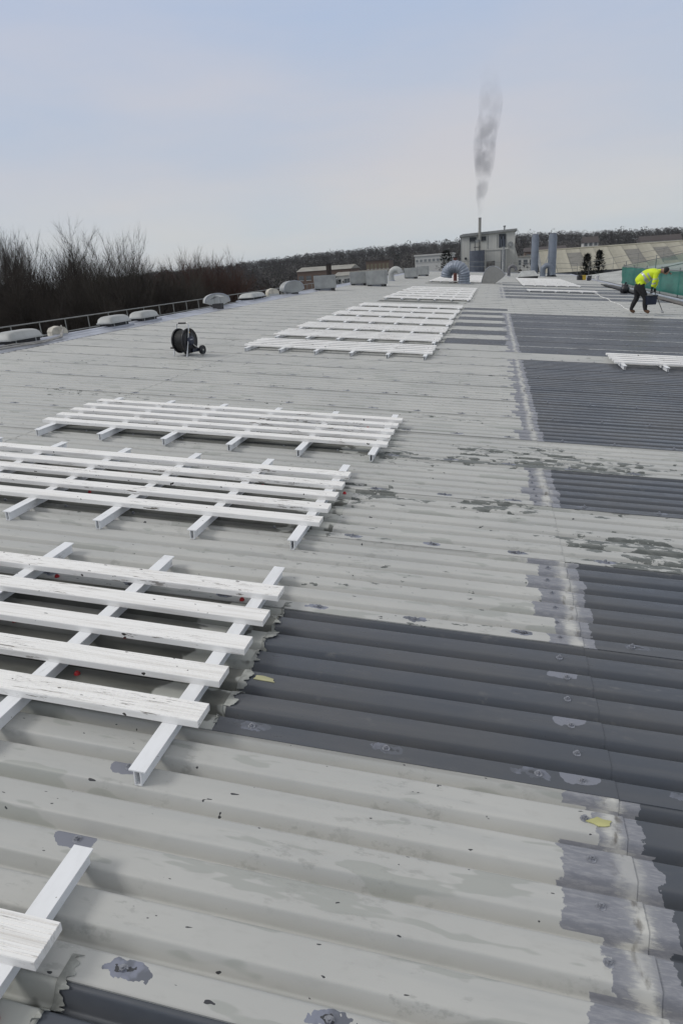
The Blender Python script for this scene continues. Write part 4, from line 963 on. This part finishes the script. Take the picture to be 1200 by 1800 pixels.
block('long white office with a window band left of the boiler house', -22.3, 200, 10.6, 12, 3.1, M_WHT, M_WHT, (9, 1.5, 2.2), wm=simple('pale_glazing', (0.22, 0.24, 0.25), 0.3))
block('long low building with pale roof beyond the left guard rail', -60, 208, 17, 14, 1.1, M_BRK, M_PRF, (7, -1.5, -.2), 1.2)
block('low pale roofed shed right of the dark flue', -44, 190, 12, 12, -.6, M_CLAD, M_PRF, (5, -3, -1.4), .9)
block('brown flats with yellowish windows below the wooded hill', -48, 262, 9, 10, 3.0, M_BRK, M_TILE, (6, .2, 2.0), 0, wm=simple('yellow_curtains', (0.16, 0.14, 0.09), 0.6))
block('flat pale roofed workshop behind the ridge box vents', -36, 175, 12, 12, .0, M_CLAD, M_PRF, (4, -2.2, -.9))
block('dark roofed house on the hillside above the tan roof', 68, 360, 18, 10, 3.6, M_WHT, M_TILE, (6, 1.8, 3.0), 2.6, 'house')
block('white gabled house on the hillside right of the stacks', 43, 370, 7, 9, 5.0, M_WHT, M_TILE, (3, 3.6, 5.2), 3.0, 'house')
block('dark roofed house at the right edge below the skyline', 118, 372, 20, 10, 3.4, M_BRK, M_TILE, (6, 1.4, 2.8), 2.4, 'house')
block('low grey sheds right of the boiler house', 6.2, 215, 9, 12, 0.9, M_CLAD, M_PRF, (5, -1.2, .2))
block('dark roofed workshop behind the twin stacks', 10.5, 260, 14, 12, 2.5, M_BRK, M_TILE, (5, .3, 1.7), 1.4)

# ------------------------------------------------------------------ bare trees and shrubs left
def bare_tree_mesh(seed, H, stems, spread, upright, depth, dens, thick=1.0):
    rr = random.Random(seed); tr, cr = MB(), MB()
    def seg(mb, p, q, r0, r1, n):
        t_ = (q - p); L = t_.length
        if L < 1e-5: return
        t_ /= L; a = Vector((0, 0, 1)) if abs(t_.z) < .9 else Vector((1, 0, 0)); a = (a - t_ * a.dot(t_)).normalized(); b_ = t_.cross(a)
        b0 = len(mb.v)
        for c, r in ((p, r0), (q, r1)):
            for k in range(n):
                w_ = 6.28318 * k / n; mb.v.append(tuple(c + (a * math.cos(w_) + b_ * math.sin(w_)) * r))
        for k in range(n): mb.f.append((b0 + k, b0 + (k + 1) % n, b0 + n + (k + 1) % n, b0 + n + k)); mb.m.append(0); mb.s.append(True)
    def grow(p, d, L, r, lv):
        nseg = 4 if lv < 2 else 3; q = p; dd = d.copy()
        for i in range(nseg):
            dd = (dd + Vector((rr.gauss(0, .10), rr.gauss(0, .10), rr.gauss(0.02, .06) + upright * .10))).normalized()
            e = q + dd * (L / nseg); r1 = r * (.80 if lv < depth else .55)
            seg(tr if lv <= 1 else cr, q, e, r, r1, 6 if lv == 0 else (4 if lv == 1 else 3))
            if lv < depth and (i > 0 or lv > 0):
                for _ in range(dens[lv] if rr.random() < .9 else dens[lv] - 1):
                    an_ = rr.uniform(0, 6.283); sp_ = spread * rr.uniform(.6, 1.25)
                    pr_ = Vector((math.cos(an_), math.sin(an_), 0)); pr_ = (pr_ - dd * pr_.dot(dd)).normalized()
                    grow(q.lerp(e, rr.random()), (dd + pr_ * sp_).normalized(), L * rr.uniform(.42, .68), max(.006 * thick, r1 * rr.uniform(.38, .6)), lv + 1)
            q, r = e, r1
        if lv < depth:
            grow(q, dd, L * .55, r, lv + 1)
    for s_ in range(stems):
        an_ = rr.uniform(0, 6.283); ln = rr.uniform(.0, .30) if stems > 1 else .03
        grow(Vector((math.cos(an_) * .25 * (stems > 1), math.sin(an_) * .25 * (stems > 1), 0)), Vector((math.cos(an_) * ln, math.sin(an_) * ln, 1)).normalized(), H * rr.uniform(.42, .56), (.13 if stems > 1 else .2) * thick, 0)
    return tr, cr
M_BARK = simple('grey_bark', (0.05, 0.045, 0.036), 0.9, 0, .3, 3)
M_TWIG = [simple('twig_brown', (0.034, 0.027, 0.021), 0.9, 0, .3, .5), simple('twig_grey', (0.052, 0.045, 0.037), 0.9, 0, .3, .5), simple('twig_russet', (0.058, 0.028, 0.020), 0.9, 0, .3, .5)]
protos = []
for i, (H, st, spd, up, dns) in enumerate(((13.0, 3, .55, .9, (3, 3, 3, 3)), (13.5, 2, .50, 1.1, (3, 3, 3, 3)), (11.5, 4, .6, .8, (2, 3, 3, 3)), (9.0, 5, .7, .8, (2, 3, 3, 3)))):
    tr, cr = bare_tree_mesh(100 + i, H, st, spd, up, 4, dns, 1.15)
    zs = sorted(q[2] for q in cr.v); H = zs[int(len(zs) * .995)]
    protos.append((H, tr.mesh('trunk', M_BARK), [cr.mesh('crown', M_TWIG[0])]))
for H, tm, cl in protos:
    for q in (1, 2):
        c = cl[0].copy(); c.materials.clear(); c.materials.append(M_TWIG[q]); cl.append(c)
def tree(name, x, y, k, sc, rot, tw, label, cat='tree', z=GZ, group='leafless trees left of the factory'):
    H, tm, cl = protos[k]
    t = thing(name, label, cat, T(x, y, z) @ RZ(rot) @ Matrix.Diagonal((sc / H * .5 + .5 * min(1.4, sc / H), sc / H * .5 + .5 * min(1.4, sc / H), sc / H, 1)), group)
    put('trunk', tm, t); put('crown', cl[tw], t); return t
TR = [(-32.5, 40, 0, 12.8, 20, 0, 'tall leafless tree cut by the left edge of the photo'),
      (-29.8, 42, 1, 11.8, 80, 0, 'dark leafless tree just right of the left edge tree'),
      (-28.5, 38, 2, 12.0, 140, 0, 'bushy dark brown leafless tree in the left clump'),
      (-26.8, 44, 1, 11.3, 200, 1, 'grey leafless tree with open crown, left of the tallest pale one'),
      (-25.2, 42, 0, 11.2, 255, 1, 'grey many-stemmed leafless tree in the middle of the open crowns'),
      (-23.2, 40, 1, 11.8, 310, 1, 'tallest pale grey leafless tree, above the pair of ridge vents'),
      (-22.0, 41, 2, 10.7, 30, 1, 'leafless tree on the right flank of the pale grey crowns'),
      (-22.5, 45, 2, 9.6, 100, 1, 'low rounded leafless tree at the right end of the grey clump'),
      (-27.4, 60, 0, 10.6, 150, 1, 'thin grey leafless tree behind the russet shrubs'),
      (-26.0, 61, 1, 10.3, 33, 1, 'thin grey leafless tree rising above the russet shrubs'),
      (-28.6, 63, 2, 10.9, 60, 1, 'faint leafless tree in the gap between the two clumps')]
for a in TR: tree('leafless_tree', *a)
SHR = [(-30.5, 35.5, 3, 10.4, 10, 0, 'dark brown shrub under the left edge tree'), (-27.0, 36, 3, 10.7, 70, 0, 'dark brown shrub under the bushy dark tree'),
       (-24.6, 36.5, 3, 9.7, 130, 0, 'dark shrub left of the pair of ridge vents'), (-22.3, 36.5, 3, 9.7, 200, 1, 'greyish shrub behind the pair of ridge vents'),
       (-20.2, 38, 3, 9.8, 260, 0, 'dark shrub right of the pair of ridge vents'), (-19.6, 41, 3, 9.8, 320, 1, 'pale twiggy shrub left of the russet ones'),
       (-22.6, 46, 3, 10.2, 15, 2, 'russet shrub at the left of the reddish thicket'), (-22.3, 48, 3, 10.5, 75, 2, 'tallest russet shrub in the reddish thicket'),
       (-21.3, 49, 3, 10.4, 145, 2, 'russet shrub right of the tallest russet one'), (-21.2, 51, 3, 9.7, 215, 2, 'low russet shrub near the right end of the thicket'),
       (-18.4, 43, 3, 8.4, 275, 0, 'dark shrub behind the pale pointed cowl'), (-20.6, 50, 3, 8.1, 335, 0, 'dark low shrub at the right end of the reddish thicket')]
for a in SHR: tree('shrub', *a, cat='shrub', group='shrubs left of the factory')
# dense dark understorey behind the rail
rw_ = random.Random(21); m = MB()
for i in range(420):
    y = rw_.uniform(36, 110); x = -14.5 - (y - 30) * .0 - rw_.uniform(1.5, 26); x = min(x, -0.40 * y - 1.2 - rw_.uniform(0, 8)); hh = rw_.uniform(2.2, 5.4) if x < -19 else rw_.uniform(2.2, 4.8)
    if y > 66: hh *= .72
    far_tree(m, x, y, GZ, hh, rw_, rw_.randrange(4), 110)
tag(m.build('undergrowth', M_WOOD), 'dense dark undergrowth beneath the leafless trees', 'undergrowth', kind='stuff')
# dark evergreen behind the gooseneck duct and two conifers before the tan roof
M_EVG = simple('dark_evergreen', (0.012, 0.016, 0.011), 0.9, 0, .4, .6)
def conifer(x, y, z, H, r, label, seed, cone=True):
    t = thing('conifer', label, 'tree', T(x, y, z)); rr = random.Random(seed); m = MB()
    for q in range(2600):
        s_ = rr.random() ** .8; R_ = r * ((1 - s_) ** .55 * 1.0 + .04) if cone else r * math.sqrt(max(0.02, 1 - (2 * s_ - 1) ** 2))
        a = rr.uniform(0, 6.283); q_ = R_ * math.sqrt(rr.random()) * (1 + .25 * math.sin(a * 5 + s_ * 21))
        c = Vector((math.cos(a) * q_, math.sin(a) * q_, H * (.12 + .88 * s_))); L = rr.uniform(.12, .32)
        o_ = Vector((math.cos(a), math.sin(a), rr.uniform(-.2, .9))) * L; p_ = Vector((-math.sin(a), math.cos(a), rr.uniform(-.4, .4))) * L * .45
        b0 = len(m.v); m.v += [tuple(c - p_), tuple(c + p_), tuple(c + o_)]; m.f.append((b0, b0+1, b0+2)); m.m.append(0); m.s.append(False)
    m.build('crown', M_EVG, t); MB().tube([(0, 0, 0), (0, 0, H * .9)], [r * .12, r * .02], 8).build('trunk', M_BARK, t)
conifer(10.85, 88, GZ, 9.2, 1.3, 'left one of the two dark conifers before the tan roof', 1)
conifer(12.1, 87, GZ, 9.5, 1.35, 'right one of the two dark conifers before the tan roof', 2)
conifer(-6.6, 100, GZ, 10.9, 1.5, 'dark evergreen tree behind the ribbed gooseneck duct', 3, False)

# ------------------------------------------------------------------ thin air over the valley
kh = NT('thin_haze'); kh.t.nodes.remove(kh.b)
pv = kh.n('VolumePrincipled', {'Color': (0.86, 0.89, 0.94, 1), 'Density': 0.00013, 'Anisotropy': 0.0})
kh.t.links.new(pv.outputs[0], kh.t.nodes['Material Output'].inputs['Volume'])
tag(MB().box((-2600, -450, GZ - 1.5), (2600, 4100, 42)).build('haze', kh.mat), kind='stuff')
